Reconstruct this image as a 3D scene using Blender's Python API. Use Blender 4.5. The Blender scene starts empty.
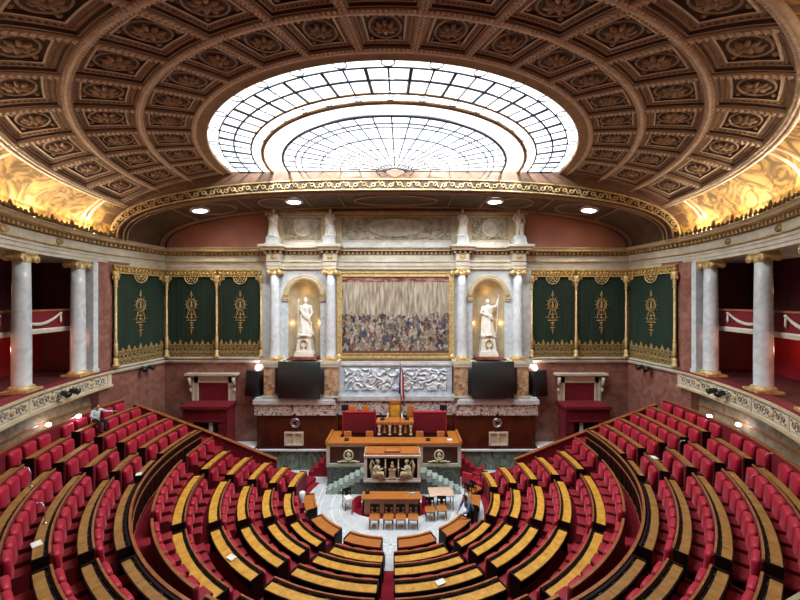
import bpy, bmesh, math, random
from math import sin, cos, pi, radians, sqrt, atan2
from mathutils import Vector, Matrix, noise
random.seed(7)
scene = bpy.context.scene
COL = scene.collection
R_ = radians

# ------------------------------------------------------------------ mesh collector
class M:
    def __init__(s): s.v = []; s.f = []; s.m = []; s.s = []
    def add(s, vs, fs, mi=0, smooth=False, T=None):
        b = len(s.v)
        if T is not None: vs = [tuple(T @ Vector(p)) for p in vs]
        s.v += [tuple(p) for p in vs]
        for f in fs: s.f.append([b+i for i in f]); s.m.append(mi); s.s.append(smooth)
        return s
    def box(s, x0, x1, y0, y1, z0, z1, mi=0, T=None):
        return s.add([(x0,y0,z0),(x1,y0,z0),(x1,y1,z0),(x0,y1,z0),(x0,y0,z1),(x1,y0,z1),(x1,y1,z1),(x0,y1,z1)],
              [(0,3,2,1),(4,5,6,7),(0,1,5,4),(1,2,6,5),(2,3,7,6),(3,0,4,7)], mi, False, T)
    def lathe(s, prof, n=20, mi=0, T=None, a0=0, a1=2*pi, smooth=True, sx=1, sy=1, caps=True):
        full = abs(a1-a0-2*pi) < 1e-6
        k = n if full else n+1
        vs = []; fs = []
        for (r, z) in prof:
            for i in range(k):
                a = a0+(a1-a0)*i/n
                vs.append((r*cos(a)*sx, r*sin(a)*sy, z))
        for j in range(len(prof)-1):
            for i in range(n):
                i2 = (i+1) % k
                fs.append((j*k+i, j*k+i2, (j+1)*k+i2, (j+1)*k+i))
        if full and caps:
            fs.append(tuple(range(k-1, -1, -1))); fs.append(tuple((len(prof)-1)*k+i for i in range(k)))
        return s.add(vs, fs, mi, smooth, T)
    def ball(s, c, rx, ry=None, rz=None, n=10, mi=0, T=None):
        ry = rx if ry is None else ry; rz = rx if rz is None else rz
        pr = [(max(1e-4, cos(-pi/2+pi*j/(n//2+1))), sin(-pi/2+pi*j/(n//2+1))) for j in range(n//2+2)]
        TT = Matrix.Translation(c) @ Matrix.Diagonal((rx, ry, rz, 1))
        if T is not None: TT = T @ TT
        return s.lathe(pr, n, mi, TT)
    def tube(s, pts, rad, n=8, mi=0, T=None, closed=False):
        pts = [Vector(p) for p in pts]; k = len(pts)
        if not isinstance(rad, (list, tuple)): rad = [rad]*k
        vs = []; up = Vector((0,0,1)); px = None
        for i in range(k):
            if closed: d = pts[(i+1) % k]-pts[i-1]
            else: d = pts[min(i+1,k-1)]-pts[max(i-1,0)]
            d.normalize()
            if px is None:
                px = d.cross(up)
                if px.length < 1e-3: px = d.cross(Vector((1,0,0)))
            else: px = px - d*px.dot(d)
            px.normalize(); py = d.cross(px)
            for j in range(n):
                a = 2*pi*j/n
                vs.append(pts[i]+(px*cos(a)+py*sin(a))*rad[i])
        fs = []
        for i in range(k if closed else k-1):
            i2 = (i+1) % k
            for j in range(n):
                j2 = (j+1) % n
                fs.append((i*n+j, i*n+j2, i2*n+j2, i2*n+j))
        if not closed:
            fs.append(tuple(range(n-1,-1,-1))); fs.append(tuple((k-1)*n+j for j in range(n)))
        return s.add(vs, fs, mi, True, T)
    def prism(s, poly, y0, y1, mi=0, T=None):            # poly in xz, extruded along y
        n = len(poly)
        vs = [(x, y0, z) for x, z in poly]+[(x, y1, z) for x, z in poly]
        fs = [tuple(range(n)), tuple(range(2*n-1, n-1, -1))]
        fs += [(i, n+i, n+(i+1) % n, (i+1) % n) for i in range(n)]
        return s.add(vs, fs, mi, False, T)
    def arcbox(s, C, r0, r1, a0, a1, z0, z1, mi=0, n=None, z1b=None, smooth=False):
        # bearing a in degrees from -Y, positive to +X; z1b = top height at r1
        if z1b is None: z1b = z1
        n = n or max(2, int(abs(a1-a0)/3)+1)
        vs = []
        for i in range(n+1):
            a = R_(a0+(a1-a0)*i/n); sx, cy = sin(a), -cos(a)
            for r, z in ((r0,z0),(r1,z0),(r1,z1b),(r0,z1)):
                vs.append((C[0]+r*sx, C[1]+r*cy, z))
        fs = [(0,1,2,3), tuple(n*4+k for k in (3,2,1,0))]
        for i in range(n):
            for k in range(4):
                k2 = (k+1) % 4
                fs.append((i*4+k, (i+1)*4+k, (i+1)*4+k2, i*4+k2))
        return s.add(vs, fs, mi)
    def sweep(s, path, prof, mi=0, closed_prof=True, mats=None):
        # path [(x,y)] ; prof [(d,z)] ; d to the right of the travel direction
        P = [Vector(p) for p in path]; k = len(P); vs = []; m = len(prof)
        for i in range(k):
            d1 = (P[i]-P[i-1]).normalized() if i else (P[1]-P[0]).normalized()
            d2 = (P[i+1]-P[i]).normalized() if i < k-1 else d1
            n1 = Vector((d1.y, -d1.x)); n2 = Vector((d2.y, -d2.x))
            nn = (n1+n2).normalized(); sc = 1/max(.3, nn.dot(n1))
            for d, z in prof: vs.append((P[i].x+nn.x*d*sc, P[i].y+nn.y*d*sc, z))
        fs = []; 
        b = len(s.v); s.v += vs
        for i in range(k-1):
            for q in range(m if closed_prof else m-1):
                q2 = (q+1) % m
                s.f.append([b+i*m+q, b+i*m+q2, b+(i+1)*m+q2, b+(i+1)*m+q])
                s.m.append(mats[q] if mats else mi); s.s.append(False)
        if closed_prof:
            s.f.append([b+q for q in range(m-1,-1,-1)]); s.m.append(mi); s.s.append(False)
            s.f.append([b+(k-1)*m+q for q in range(m)]); s.m.append(mi); s.s.append(False)
        return s
    def build(s, name, mats, parent=None, **kw):
        me = bpy.data.meshes.new(name)
        me.from_pydata(s.v, [], s.f)
        if not isinstance(mats, (list, tuple)): mats = [mats]
        for m in mats: me.materials.append(m)
        me.polygons.foreach_set('material_index', s.m)
        me.polygons.foreach_set('use_smooth', s.s)
        me.update()
        bm = bmesh.new(); bm.from_mesh(me)
        bmesh.ops.recalc_face_normals(bm, faces=bm.faces)
        bm.to_mesh(me); bm.free()
        o = bpy.data.objects.new(name, me); COL.objects.link(o)
        if parent is not None: o.parent = parent
        if kw: tag(o, **kw)
        return o

def tag(o, label=None, cat=None, group=None, kind=None):
    if label: o['label'] = label
    if cat: o['category'] = cat
    if group: o['group'] = group
    if kind: o['kind'] = kind
    return o
def empty(name, loc=(0,0,0), rz=0, **kw):
    o = bpy.data.objects.new(name, None); COL.objects.link(o)
    o.location = loc; o.rotation_euler = (0,0,rz); o.empty_display_size = .1
    return tag(o, **kw)
def kids(o): return [c for c in ALLKIDS.get(o.name, [])]
def copy_tree(o, parent=None, loc=None, rz=None):
    c = o.copy(); COL.objects.link(c)
    if parent is not None: c.parent = parent
    if loc is not None: c.location = loc
    if rz is not None: c.rotation_euler = (0,0,rz)
    for ch in list(o.children): copy_tree(ch, c)
    return c
def rbox(m, x0,x1,y0,y1,z0,z1, r=.03, seg=2, mi=0, T=None):
    bm = bmesh.new(); bmesh.ops.create_cube(bm, size=1)
    bmesh.ops.scale(bm, vec=(x1-x0,y1-y0,z1-z0), verts=bm.verts)
    bmesh.ops.translate(bm, vec=((x0+x1)/2,(y0+y1)/2,(z0+z1)/2), verts=bm.verts)
    bmesh.ops.bevel(bm, geom=bm.edges[:], offset=r, segments=seg, affect='EDGES', profile=.5)
    bm.verts.index_update()
    m.add([v.co[:] for v in bm.verts], [[v.index for v in f.verts] for f in bm.faces], mi, True, T)
    bm.free(); return m
def TR(x,y,z, rz=0, rx=0, ry=0): return Matrix.Translation((x,y,z)) @ Matrix.Rotation(rz,4,'Z') @ Matrix.Rotation(ry,4,'Y') @ Matrix.Rotation(rx,4,'X')

# ------------------------------------------------------------------ materials
def _new(name):
    m = bpy.data.materials.new(name); m.use_nodes = True
    nt = m.node_tree; b = nt.nodes['Principled BSDF']
    return m, nt, b
def c4(c): return (c[0], c[1], c[2], 1)
def hexc(h):
    h = h.lstrip('#'); v = [int(h[i:i+2],16)/255 for i in (0,2,4)]
    return tuple(((x+.055)/1.055)**2.4 if x > .04045 else x/12.92 for x in v)
def mat(name, col, col2=None, rough=.5, metal=0, scale=4, detail=4, dist=0, bump=0, bscale=None, lo=.35, hi=.65, sheen=0, stretch=None, coat=0, spec=None, kind='noise'):
    m, nt, b = _new(name); N, L = nt.nodes.new, nt.links.new
    col = hexc(col) if isinstance(col, str) else col
    b.inputs['Base Color'].default_value = c4(col); b.inputs['Roughness'].default_value = rough; b.inputs['Metallic'].default_value = metal
    if sheen: b.inputs['Sheen Weight'].default_value = sheen; b.inputs['Sheen Roughness'].default_value = .4; b.inputs['Sheen Tint'].default_value = c4([min(1,c*1.5+.2) for c in col])
    if coat: b.inputs['Coat Weight'].default_value = coat; b.inputs['Coat Roughness'].default_value = .15
    if spec is not None: b.inputs['Specular IOR Level'].default_value = spec
    tc = N('ShaderNodeTexCoord'); mp = N('ShaderNodeMapping'); L(tc.outputs['Object'], mp.inputs['Vector'])
    if stretch: mp.inputs['Scale'].default_value = stretch
    if col2 is not None:
        col2 = hexc(col2) if isinstance(col2, str) else col2
        if kind == 'noise':
            t = N('ShaderNodeTexNoise'); t.inputs['Scale'].default_value = scale; t.inputs['Detail'].default_value = detail; t.inputs['Distortion'].default_value = dist; out = t.outputs['Fac']
        elif kind == 'voro':
            t = N('ShaderNodeTexVoronoi'); t.feature = 'DISTANCE_TO_EDGE'; t.inputs['Scale'].default_value = scale; out = t.outputs['Distance']
        elif kind == 'wave':
            t = N('ShaderNodeTexWave'); t.inputs['Scale'].default_value = scale; t.inputs['Distortion'].default_value = dist; t.inputs['Detail'].default_value = detail; t.inputs['Detail Scale'].default_value = 1.6; out = t.outputs['Fac']
        elif kind == 'rings':
            t = N('ShaderNodeTexVoronoi'); t.inputs['Scale'].default_value = scale; t.inputs['Randomness'].default_value = .25
            mm = N('ShaderNodeMath'); mm.operation = 'MULTIPLY'; mm.inputs[1].default_value = 22; L(t.outputs['Distance'], mm.inputs[0])
            m2 = N('ShaderNodeMath'); m2.operation = 'SINE'; L(mm.outputs[0], m2.inputs[0])
            m3 = N('ShaderNodeMath'); m3.operation = 'MULTIPLY_ADD'; m3.inputs[1].default_value = .5; m3.inputs[2].default_value = .5; L(m2.outputs[0], m3.inputs[0]); out = m3.outputs[0]
        L(mp.outputs[0], t.inputs['Vector'])
        r = N('ShaderNodeValToRGB'); r.color_ramp.elements[0].position = lo; r.color_ramp.elements[1].position = hi
        r.color_ramp.elements[0].color = c4(col); r.color_ramp.elements[1].color = c4(col2)
        L(out, r.inputs['Fac']); L(r.outputs['Color'], b.inputs['Base Color'])
    if bump:
        t2 = N('ShaderNodeTexNoise'); t2.inputs['Scale'].default_value = bscale or scale*4; t2.inputs['Detail'].default_value = 3; L(mp.outputs[0], t2.inputs['Vector'])
        bp = N('ShaderNodeBump'); bp.inputs['Strength'].default_value = bump; bp.inputs['Distance'].default_value = .05
        L(t2.outputs['Fac'] if not (col2 is not None and kind in ('voro','rings')) else out, bp.inputs['Height']); L(bp.outputs['Normal'], b.inputs['Normal'])
    return m
def emis(name, col, st, rough=.5):
    m, nt, b = _new(name); col = hexc(col) if isinstance(col, str) else col
    b.inputs['Base Color'].default_value = c4(col); b.inputs['Emission Color'].default_value = c4(col); b.inputs['Emission Strength'].default_value = st
    return m

A = {}
A['velvet']   = mat('red_velvet', '#a2102a', '#ba203a', rough=.5, scale=3, sheen=.9, bump=.15, bscale=30)
A['cushion']  = mat('red_cushion', '#84081c', '#960f26', rough=.65, scale=3, sheen=.35)
A['redboard'] = mat('red_cloth_board', '#680617', '#76091c', rough=.7, scale=2, sheen=.15)
A['carpet']   = mat('red_carpet', '#8a0c22', '#9c1229', rough=.95, scale=8, bump=.3, bscale=120)
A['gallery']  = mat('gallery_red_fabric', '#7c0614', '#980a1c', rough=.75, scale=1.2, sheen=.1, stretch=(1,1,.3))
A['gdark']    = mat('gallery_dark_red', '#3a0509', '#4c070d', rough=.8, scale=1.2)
A['wood']     = mat('honey_wood', '#c07a38', '#a8622a', rough=.35, scale=3, detail=5, dist=1.5, stretch=(1,6,1), coat=.2)
A['rail']     = mat('brown_wood_rail', '#a8683e', '#8f5430', rough=.35, scale=3, dist=1, coat=.3)
A['gold_leather'] = mat('golden_leather', '#c48a2a', '#e4ae42', rough=.5, scale=5, detail=6, lo=.3, hi=.7, bump=.2, bscale=20)
A['tan_leather'] = mat('tan_wood_leather', '#a77a3c', '#8f6430', rough=.5, scale=5, detail=6)
A['mahog']    = mat('mahogany', '#3c1409', '#53200f', rough=.3, scale=2, dist=1.2, stretch=(1,1,.3), coat=.3)
A['mahog2']   = mat('mahogany_panel', '#43190d', '#562414', rough=.3, scale=1.5, dist=2, stretch=(1,1,.35), coat=.3)
A['ebony']    = mat('dark_bench_wood', '#140604', '#1e0a07', rough=.6, scale=2, spec=.25)
A['white']    = mat('white_marble', '#ccd0d0', '#aab2b6', rough=.3, scale=1.3, detail=8, dist=2.2, lo=.42, hi=.75)
A['bluewhite']= mat('veined_white_marble', '#cad2d8', '#9fb0bc', rough=.28, scale=.9, detail=9, dist=3, lo=.45, hi=.72)
A['cream']    = mat('cream_stone', '#d2ccba', '#beb6a0', rough=.5, scale=2, detail=6)
A['cream2']   = mat('warm_cream_stone', '#ccbc9c', '#b8a47e', rough=.5, scale=2, detail=6)
A['nichestone'] = mat('niche_stone', '#bcae90', '#a89878', rough=.6, scale=2)
A['bronze'] = mat('bronze_leaf', '#7c6640', '#5c4a2c', rough=.5, metal=.3, scale=6)
A['pink']     = mat('pink_marble', '#7a4e42', '#9c7264', rough=.3, scale=1.6, detail=10, dist=1.5, lo=.38, hi=.72)
A['pinkwall'] = mat('pink_plaster', '#a86a58', '#b87c68', rough=.6, scale=.8, detail=6)
A['brownm']   = mat('brown_marble', '#7c6a50', '#a5947a', rough=.65, scale=2.2, detail=10, dist=1.6)
A['breccia']  = mat('violet_breccia', '#d8cdc4', '#6c4a48', rough=.3, scale=3.2, detail=10, dist=2.6, lo=.47, hi=.6)
A['jasper']   = mat('yellow_breccia', '#c9a983', '#7d5a45', rough=.3, scale=3, detail=10, dist=1.5, lo=.42, hi=.66)
A['green']    = mat('green_marble', '#7d8878', '#46513f', rough=.35, scale=2.2, detail=10, dist=2.8, lo=.4, hi=.62, stretch=(1,1,.5))
A['greendark']= mat('dark_green_marble', '#3f463b', '#8a9084', rough=.3, scale=5, detail=10, dist=3, lo=.5, hi=.68)
A['redmarble']= mat('red_marble', '#7c3a2c', '#a8695a', rough=.3, scale=4, detail=8)
A['gilt']     = mat('gilding', '#dcc48c', '#b8985c', rough=.42, metal=.3, scale=6, bump=.5, bscale=25)
A['giltd']    = mat('antique_gilding', '#c4a670', '#9a7c48', rough=.5, metal=.45, scale=8, bump=.5, bscale=30)
A['dentil']   = mat('dark_gilt', '#5a4020', '#6e5028', rough=.6)  # dark brown gilt for the band behind the dentils
A['velgreen'] = mat('green_velvet', '#08200f', '#0d2a18', rough=.8, scale=1.5, sheen=.12, stretch=(3,3,.3))
A['lace']     = mat('gold_lace', '#1c2a18', '#9c8450', rough=.6, metal=.2, scale=4.2, kind='rings', lo=.35, hi=.6, bump=.4)
A['giltlace'] = mat('gilt_fretwork', '#6e4e1c', '#d8ac4c', rough=.4, metal=.5, scale=4, kind='rings', lo=.3, hi=.6, bump=.8)
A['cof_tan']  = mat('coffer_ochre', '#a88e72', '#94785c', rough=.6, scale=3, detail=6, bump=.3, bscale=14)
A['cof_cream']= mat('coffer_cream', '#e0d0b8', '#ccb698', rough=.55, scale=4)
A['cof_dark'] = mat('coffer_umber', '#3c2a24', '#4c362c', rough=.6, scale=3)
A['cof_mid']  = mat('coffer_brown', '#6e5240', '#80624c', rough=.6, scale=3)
A['rosette']  = mat('rosette_gilt', '#aa8c6e', '#92765a', rough=.5, metal=.15, scale=8, bump=.4, bscale=20)
A['fresco']   = mat('gold_fresco', '#c8a060', '#6e5a34', rough=.6, scale=.9, detail=9, dist=3.4, lo=.38, hi=.6, bump=.5, bscale=2.2)
A['vault']    = mat('vault_brown', '#66503e', '#503e30', rough=.6, scale=1.3, detail=8, dist=1.2)
A['vaultpan'] = mat('vault_panel', '#5e4432', '#44342a', rough=.6, scale=1.6, detail=8, dist=2)
A['black']    = mat('black_plastic', (.01,.01,.011), rough=.45)
A['screen']   = mat('dark_screen', (.018,.022,.02), rough=.35)
A['chrome']   = mat('steel', (.6,.6,.62), rough=.3, metal=1)
A['relief']   = mat('carved_marble', '#d3dade', '#c0cad0', rough=.45, scale=3)
A['relief2']  = mat('carved_stone', '#c0b8a4', '#9d9582', rough=.6, scale=3)
A['statue']   = mat('statue_marble', '#e9e5da', '#d5d0c2', rough=.4, scale=3)
A['ivory']    = mat('ivory_relief', '#d9cfae', '#c4b890', rough=.45, scale=5)
A['palegreen'] = mat('pale_green_marble', '#b9c6be', '#8b9c90', rough=.35, scale=3, detail=8, dist=2)
A['paper']    = mat('white_paper', '#f0f0ee', rough=.8)
A['skin']     = mat('skin', '#b98468', rough=.6)
A['hair']     = mat('dark_hair', (.015,.012,.01), rough=.6)
A['denim']    = mat('denim', '#4f6a8c', '#6c88a6', rough=.8, scale=12)
A['trouser']  = mat('dark_trousers', '#14151c', rough=.8)
A['shirt']    = mat('pale_shirt', '#cfd6d6', '#b4c2c8', rough=.8, scale=8)
A['bar']      = mat('skylight_bar', (.05,.055,.07), rough=.5)
A['goldbar']  = mat('skylight_gilt', '#8a6438', rough=.5, metal=.3)
A['pinktable']= mat('pale_pink_table', '#e2c4ac', '#d6b49a', rough=.4, scale=4)
A['blue']     = mat('flag_blue', '#1c2f7c', rough=.7); A['flagred'] = mat('flag_red', '#c8182c', rough=.7); A['flagwhite'] = mat('flag_white', '#f0f0f0', rough=.7)
A['glow']     = emis('lamp_glow', (1,1,1), 12)
A['spot']     = emis('downlight_glow', (1,.98,.95), 9)

SKY = 1.9
def skylight_glass(name, tint, patt):
    m, nt, b = _new(name); N, L = nt.nodes.new, nt.links.new
    b.inputs['Base Color'].default_value = (.7,.75,.8,1); b.inputs['Roughness'].default_value = .6
    b.inputs['Emission Strength'].default_value = SKY
    b.inputs['Emission Color'].default_value = c4(tint)
    if patt:
        tc = N('ShaderNodeTexCoord'); t = N('ShaderNodeTexNoise'); t.inputs['Scale'].default_value = 3.2; t.inputs['Detail'].default_value = 5; t.inputs['Distortion'].default_value = 2
        L(tc.outputs['Object'], t.inputs['Vector']); r = N('ShaderNodeValToRGB'); r.color_ramp.elements[0].position = .5; r.color_ramp.elements[1].position = .6
        r.color_ramp.elements[0].color = c4(tint); r.color_ramp.elements[1].color = c4(patt); L(t.outputs['Fac'], r.inputs['Fac']); L(r.outputs[0], b.inputs['Emission Color'])
    mx = N('ShaderNodeMixShader'); tr = N('ShaderNodeBsdfTransparent'); mx.inputs[0].default_value = .35
    out = nt.nodes['Material Output']; L(b.outputs[0], mx.inputs[1]); L(tr.outputs[0], mx.inputs[2]); L(mx.outputs[0], out.inputs['Surface'])
    return m
A['sky'] = skylight_glass('skylight_glass', (.86,.93,1), None)
A['skyblue'] = skylight_glass('skylight_blue_pattern_glass', (.75,.88,1), (.04,.12,.22))

# floor marble
def floor_mat():
    m, nt, b = _new('hall_floor_marble'); N, L = nt.nodes.new, nt.links.new
    b.inputs['Roughness'].default_value = .25
    tc = N('ShaderNodeTexCoord')
    n = N('ShaderNodeTexNoise'); n.inputs['Scale'].default_value = .8; n.inputs['Detail'].default_value = 9; n.inputs['Distortion'].default_value = 2.5; L(tc.outputs['Object'], n.inputs['Vector'])
    r = N('ShaderNodeValToRGB'); r.color_ramp.elements[0].position = .35; r.color_ramp.elements[1].position = .7
    r.color_ramp.elements[0].color = c4(hexc('#c4ccd0')); r.color_ramp.elements[1].color = c4(hexc('#dfe4e6')); L(n.outputs['Fac'], r.inputs['Fac'])
    L(r.outputs[0], b.inputs['Base Color'])
    return m
A['floor'] = floor_mat()
A['floorline'] = mat('white_floor_inlay', '#e8ecec', rough=.3)

def tapestry_mat():
    m, nt, b = _new('woven_tapestry'); N, L = nt.nodes.new, nt.links.new
    b.inputs['Roughness'].default_value = .9
    tc = N('ShaderNodeTexCoord'); sp = N('ShaderNodeSeparateXYZ'); L(tc.outputs['Object'], sp.inputs[0])
    def noi(sc, det, st=(1,1,1), d=0):
        mp = N('ShaderNodeMapping'); mp.inputs['Scale'].default_value = st; L(tc.outputs['Object'], mp.inputs['Vector'])
        t = N('ShaderNodeTexNoise'); t.inputs['Scale'].default_value = sc; t.inputs['Detail'].default_value = det; t.inputs['Distortion'].default_value = d; L(mp.outputs[0], t.inputs['Vector']); return t.outputs['Fac']
    def ramp(f, els, interp='LINEAR'):
        r = N('ShaderNodeValToRGB'); r.color_ramp.interpolation = interp
        while len(r.color_ramp.elements) < len(els): r.color_ramp.elements.new(.5)
        for e, (p, c) in zip(r.color_ramp.elements, els): e.position = p; e.color = c4(hexc(c))
        L(f, r.inputs['Fac']); return r.outputs['Color']
    up = ramp(noi(3, 8, (2.2,1,.35)), [(.3,'#6e6252'),(.5,'#9c907c'),(.7,'#c0b6a4')])
    mp = N('ShaderNodeMapping'); mp.inputs['Scale'].default_value = (6.5,1,3.0); nz = N('ShaderNodeTexNoise'); nz.inputs['Scale'].default_value = 5; nz.inputs['Detail'].default_value = 4; L(tc.outputs['Object'], nz.inputs['Vector']); va = N('ShaderNodeMixRGB'); va.blend_type = 'ADD'; va.inputs[0].default_value = .35; L(tc.outputs['Object'], va.inputs[1]); L(nz.outputs['Color'], va.inputs[2]); L(va.outputs[0], mp.inputs['Vector'])
    v = N('ShaderNodeTexVoronoi'); v.inputs['Scale'].default_value = 1; L(mp.outputs[0], v.inputs['Vector'])
    sc = N('ShaderNodeSeparateColor'); L(v.outputs['Color'], sc.inputs[0])
    low = ramp(sc.outputs[0], [(0,'#5a3032'),(.12,'#464c58'),(.24,'#a89e8c'),(.4,'#8a7c6a'),(.55,'#845450'),(.64,'#b8ae9e'),(.78,'#5e6470'),(.88,'#8c7450')], 'CONSTANT')
    mx0 = N('ShaderNodeMix'); mx0.data_type = 'RGBA'; mx0.blend_type = 'MULTIPLY'; mx0.inputs['Factor'].default_value = .75
    L(low, mx0.inputs['A']); L(ramp(noi(7,8), [(.35,'#504840'),(.6,'#ffffff')]), mx0.inputs['B'])
    grd = ramp(noi(2.5, 8, (.5,1,2)), [(.35,'#7c6c58'),(.65,'#b4a892')])
    def mask(val, a, bb):
        r = N('ShaderNodeMapRange'); r.inputs[1].default_value = a; r.inputs[2].default_value = bb; L(val, r.inputs[0]); return r.outputs[0]
    # crowd mask: noise blob between z -2.2 and .1
    ad = N('ShaderNodeMath'); ad.operation = 'MULTIPLY_ADD'; ad.inputs[1].default_value = 1.6; L(noi(1.4,4,(1.4,1,.6)), ad.inputs[0]); L(sp.outputs['Z'], ad.inputs[2])
    k1 = mask(ad.outputs[0], .85, .75)
    ab = N('ShaderNodeMath'); ab.operation = 'ABSOLUTE'; L(sp.outputs['X'], ab.inputs[0])
    k2 = ramp(noi(1.1,3), [(.36,'#000000'),(.42,'#ffffff')])
    gm = N('ShaderNodeMix'); gm.data_type = 'RGBA'; L(k2, gm.inputs['Factor']); L(grd, gm.inputs['A']); L(mx0.outputs['Result'], gm.inputs['B'])
    fm = N('ShaderNodeMix'); fm.data_type = 'RGBA'; L(k1, fm.inputs['Factor']); L(up, fm.inputs['A']); L(gm.outputs['Result'], fm.inputs['B'])
    k3 = mask(sp.outputs['Z'], 2.05, 2.1)
    tm = N('ShaderNodeMix'); tm.data_type = 'RGBA'; L(k3, tm.inputs['Factor']); L(fm.outputs['Result'], tm.inputs['A']); L(ramp(noi(2,4,(1,1,3)), [(.4,'#6e2c28'),(.65,'#a08878')]), tm.inputs['B'])
    k4 = mask(sp.outputs['Z'], -2.25, -2.3)
    bm_ = N('ShaderNodeMix'); bm_.data_type = 'RGBA'; L(k4, bm_.inputs['Factor']); L(tm.outputs['Result'], bm_.inputs['A']); bm_.inputs['B'].default_value = c4(hexc('#64402f'))
    L(bm_.outputs['Result'], b.inputs['Base Color'])
    return m
A['tapestry'] = tapestry_mat()
# ------------------------------------------------------------------ dimensions (metres)
YW, YA = 22.2, 18.6          # end wall and arch plane
CG = (0, 18.5)               # centre of the colonnade ring
RG = 15.5
CD = (0, 18.6)               # centre of the half dome
EYE = (.45, 0, 10.5)
SIDES = (-1, 1)
def side_word(s): return 'left' if s < 0 else 'right'
def ring(a, r, C=CG):        # a = degrees from the side (+-X axis) toward the camera, negative r sign handled by caller
    return (C[0]-r*cos(R_(a)), C[1]-r*sin(R_(a)))
AMAX = 67
path = [ring(a, RG) for a in range(AMAX, -1, -3)] + [(-15.45, 18.6), (-14.9, YW), (14.9, YW), (15.45, 18.6)]
path += [(-x, y) for x, y in [ring(a, RG) for a in range(AMAX, -1, -3)][::-1]]
def struct(o): o['kind'] = 'structure'; return o

# floor and foundations
m = M(); m.box(-20,20,-2,23,-.3,0)
fl = struct(m.build('floor', A['floor']))
m = M()
CR = (-.1, 17.95)
def flatring(m, C, r, w, z0, z1, a0=-180, a1=180, n=72): m.arcbox(C, r-w/2, r+w/2, a0, a1, z0, z1, n=n)
flatring(m, CR, 3.15, .1, .0, .012); flatring(m, CR, 2.75, .05, .0, .012, -120, 120); flatring(m, CR, 3.7, .05, .0, .012, -120, 120)
for a in range(-100, 101, 20):
    d = Vector((sin(R_(a)), -cos(R_(a)))); p = Vector(CR)
    q0 = p+d*2.75; q1 = p+d*3.7; nrm = Vector((-d.y, d.x))*.025
    m.add([(q0+nrm)[:]+(.012,), (q1+nrm)[:]+(.012,), (q1-nrm)[:]+(.012,), (q0-nrm)[:]+(.012,)], [(0,1,2,3)])
for s in SIDES:
    for k in range(4):
        m.box(min(s*(4.0+k*1.1),s*(4.05+k*1.1)), max(s*(4.0+k*1.1),s*(4.05+k*1.1)), 17.2+.4*k, 22.1, 0, .012)
    for y in (18.4, 19.6, 20.8, 21.8): m.box(min(s*3.8,s*8.0), max(s*3.8,s*8.0), y, y+.05, 0, .013)
m.build('floor_inlay', A['floorline'], fl)

# ---- walls --------------------------------------------------------
wb = empty('wall_back', kind='structure')
m = M()
m.box(-15.2, -8.5, YW, YW+.4, 0, 6.5); m.box(8.5, 15.2, YW, YW+.4, 0, 6.5); m.box(-8.6, 8.6, YW+.1, YW+.9, 0, 6.5)
m.build('marble_dado', A['pink'], wb)
m = M(); m.box(-15.2,-8.3,YW+.1,YW+.5,6.5,17.8); m.box(8.3,15.2,YW+.1,YW+.5,6.5,17.8); m.box(-8.4,8.4,YW+.8,YW+1,6.5,17.8); m.box(-8.4,8.4,YW+.1,YW+.9,13.5,17.8); m.build('upper_wall', A['pinkwall'], wb)
wl = {}
for s in SIDES:
    w = empty('wall_'+side_word(s), kind='structure'); wl[s] = w
    m = M()
    q = [(s*15.45,18.55),(s*14.9,YW+.1),(s*15.3,YW+.1),(s*15.85,18.55)]
    for z0, z1, nm, mm in ((0,6.5,'marble_dado','pink'),(6.5,14,'upper_wall','pink')):
        m = M(); m.add([(x,y,z) for z in (z0,z1) for x,y in q], [(0,3,2,1),(4,5,6,7),(0,1,5,4),(1,2,6,5),(2,3,7,6),(3,0,4,7)]); m.build(nm, A[mm], w)
    m = M(); m.box(min(s*15.4,s*16.1), max(s*15.4,s*16.1), 17.95, 18.6, 0, 12.5); m.build('marble_pier', A['redmarble'] if 0 else A['pink'], w)
    m = M(); m.box(min(s*15.42,s*16.2), max(s*15.42,s*16.2), 17.66, 17.94, 6.9, 12.45); m.box(min(s*15.36,s*16.25), max(s*15.36,s*16.25), 17.6, 17.945, 6.7, 6.95)
    m.build('pilaster', A['white'], w)
# ring wall under the balcony
m = M(); n = 60
vs = []; 
for i in range(n+1):
    a = R_(-3+186*i/n); vs.append((-cos(a), -sin(a)))
pth = [(CG[0]+x*15.85, CG[1]+y*15.85) for x, y in vs][::-1]
m.sweep(pth, [(0,0),(0,5.97),(-.3,5.97),(-.3,0)])
m.build('wall_curved', A['brownm'], kind='structure')
m = M(); m.sweep([(x,y) for x,y in pth], [(0,4.98),(.05,4.98),(.05,5.08),(0,5.08)]); m.build('baseboard_curved', A['rail'], kind='structure')
# gallery back wall, floors, ceiling
def arcsolid(name, mt, C, r0, r1, a0, a1, z0, z1, parent=None, **kw):
    m = M(); m.arcbox(C, r0, r1, a0, a1, z0, z1); return m.build(name, A[mt], parent, **kw)
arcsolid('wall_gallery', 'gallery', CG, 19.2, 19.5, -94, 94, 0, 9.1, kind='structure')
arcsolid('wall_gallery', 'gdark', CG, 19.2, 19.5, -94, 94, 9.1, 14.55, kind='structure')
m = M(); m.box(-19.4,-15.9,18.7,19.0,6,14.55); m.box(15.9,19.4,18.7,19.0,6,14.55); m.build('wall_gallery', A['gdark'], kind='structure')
arcsolid('floor_gallery', 'gdark', CG, 15.5, 19.3, -92, 92, 6.55, 6.72, kind='structure')
for s in SIDES:
    arcsolid('floor_upper_gallery', 'gdark', CG, 16.5, 19.3, s*24, s*92, 8.98, 9.12, kind='structure')
    arcsolid('ceiling_gallery', 'cream', CG, 15.9, 19.3, s*24, s*92, 12.5, 12.65, kind='structure')
arcsolid('ceiling_gallery', 'gdark', CG, 15.75, 19.6, -94, 94, 14.5, 14.6, kind='structure')

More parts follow.
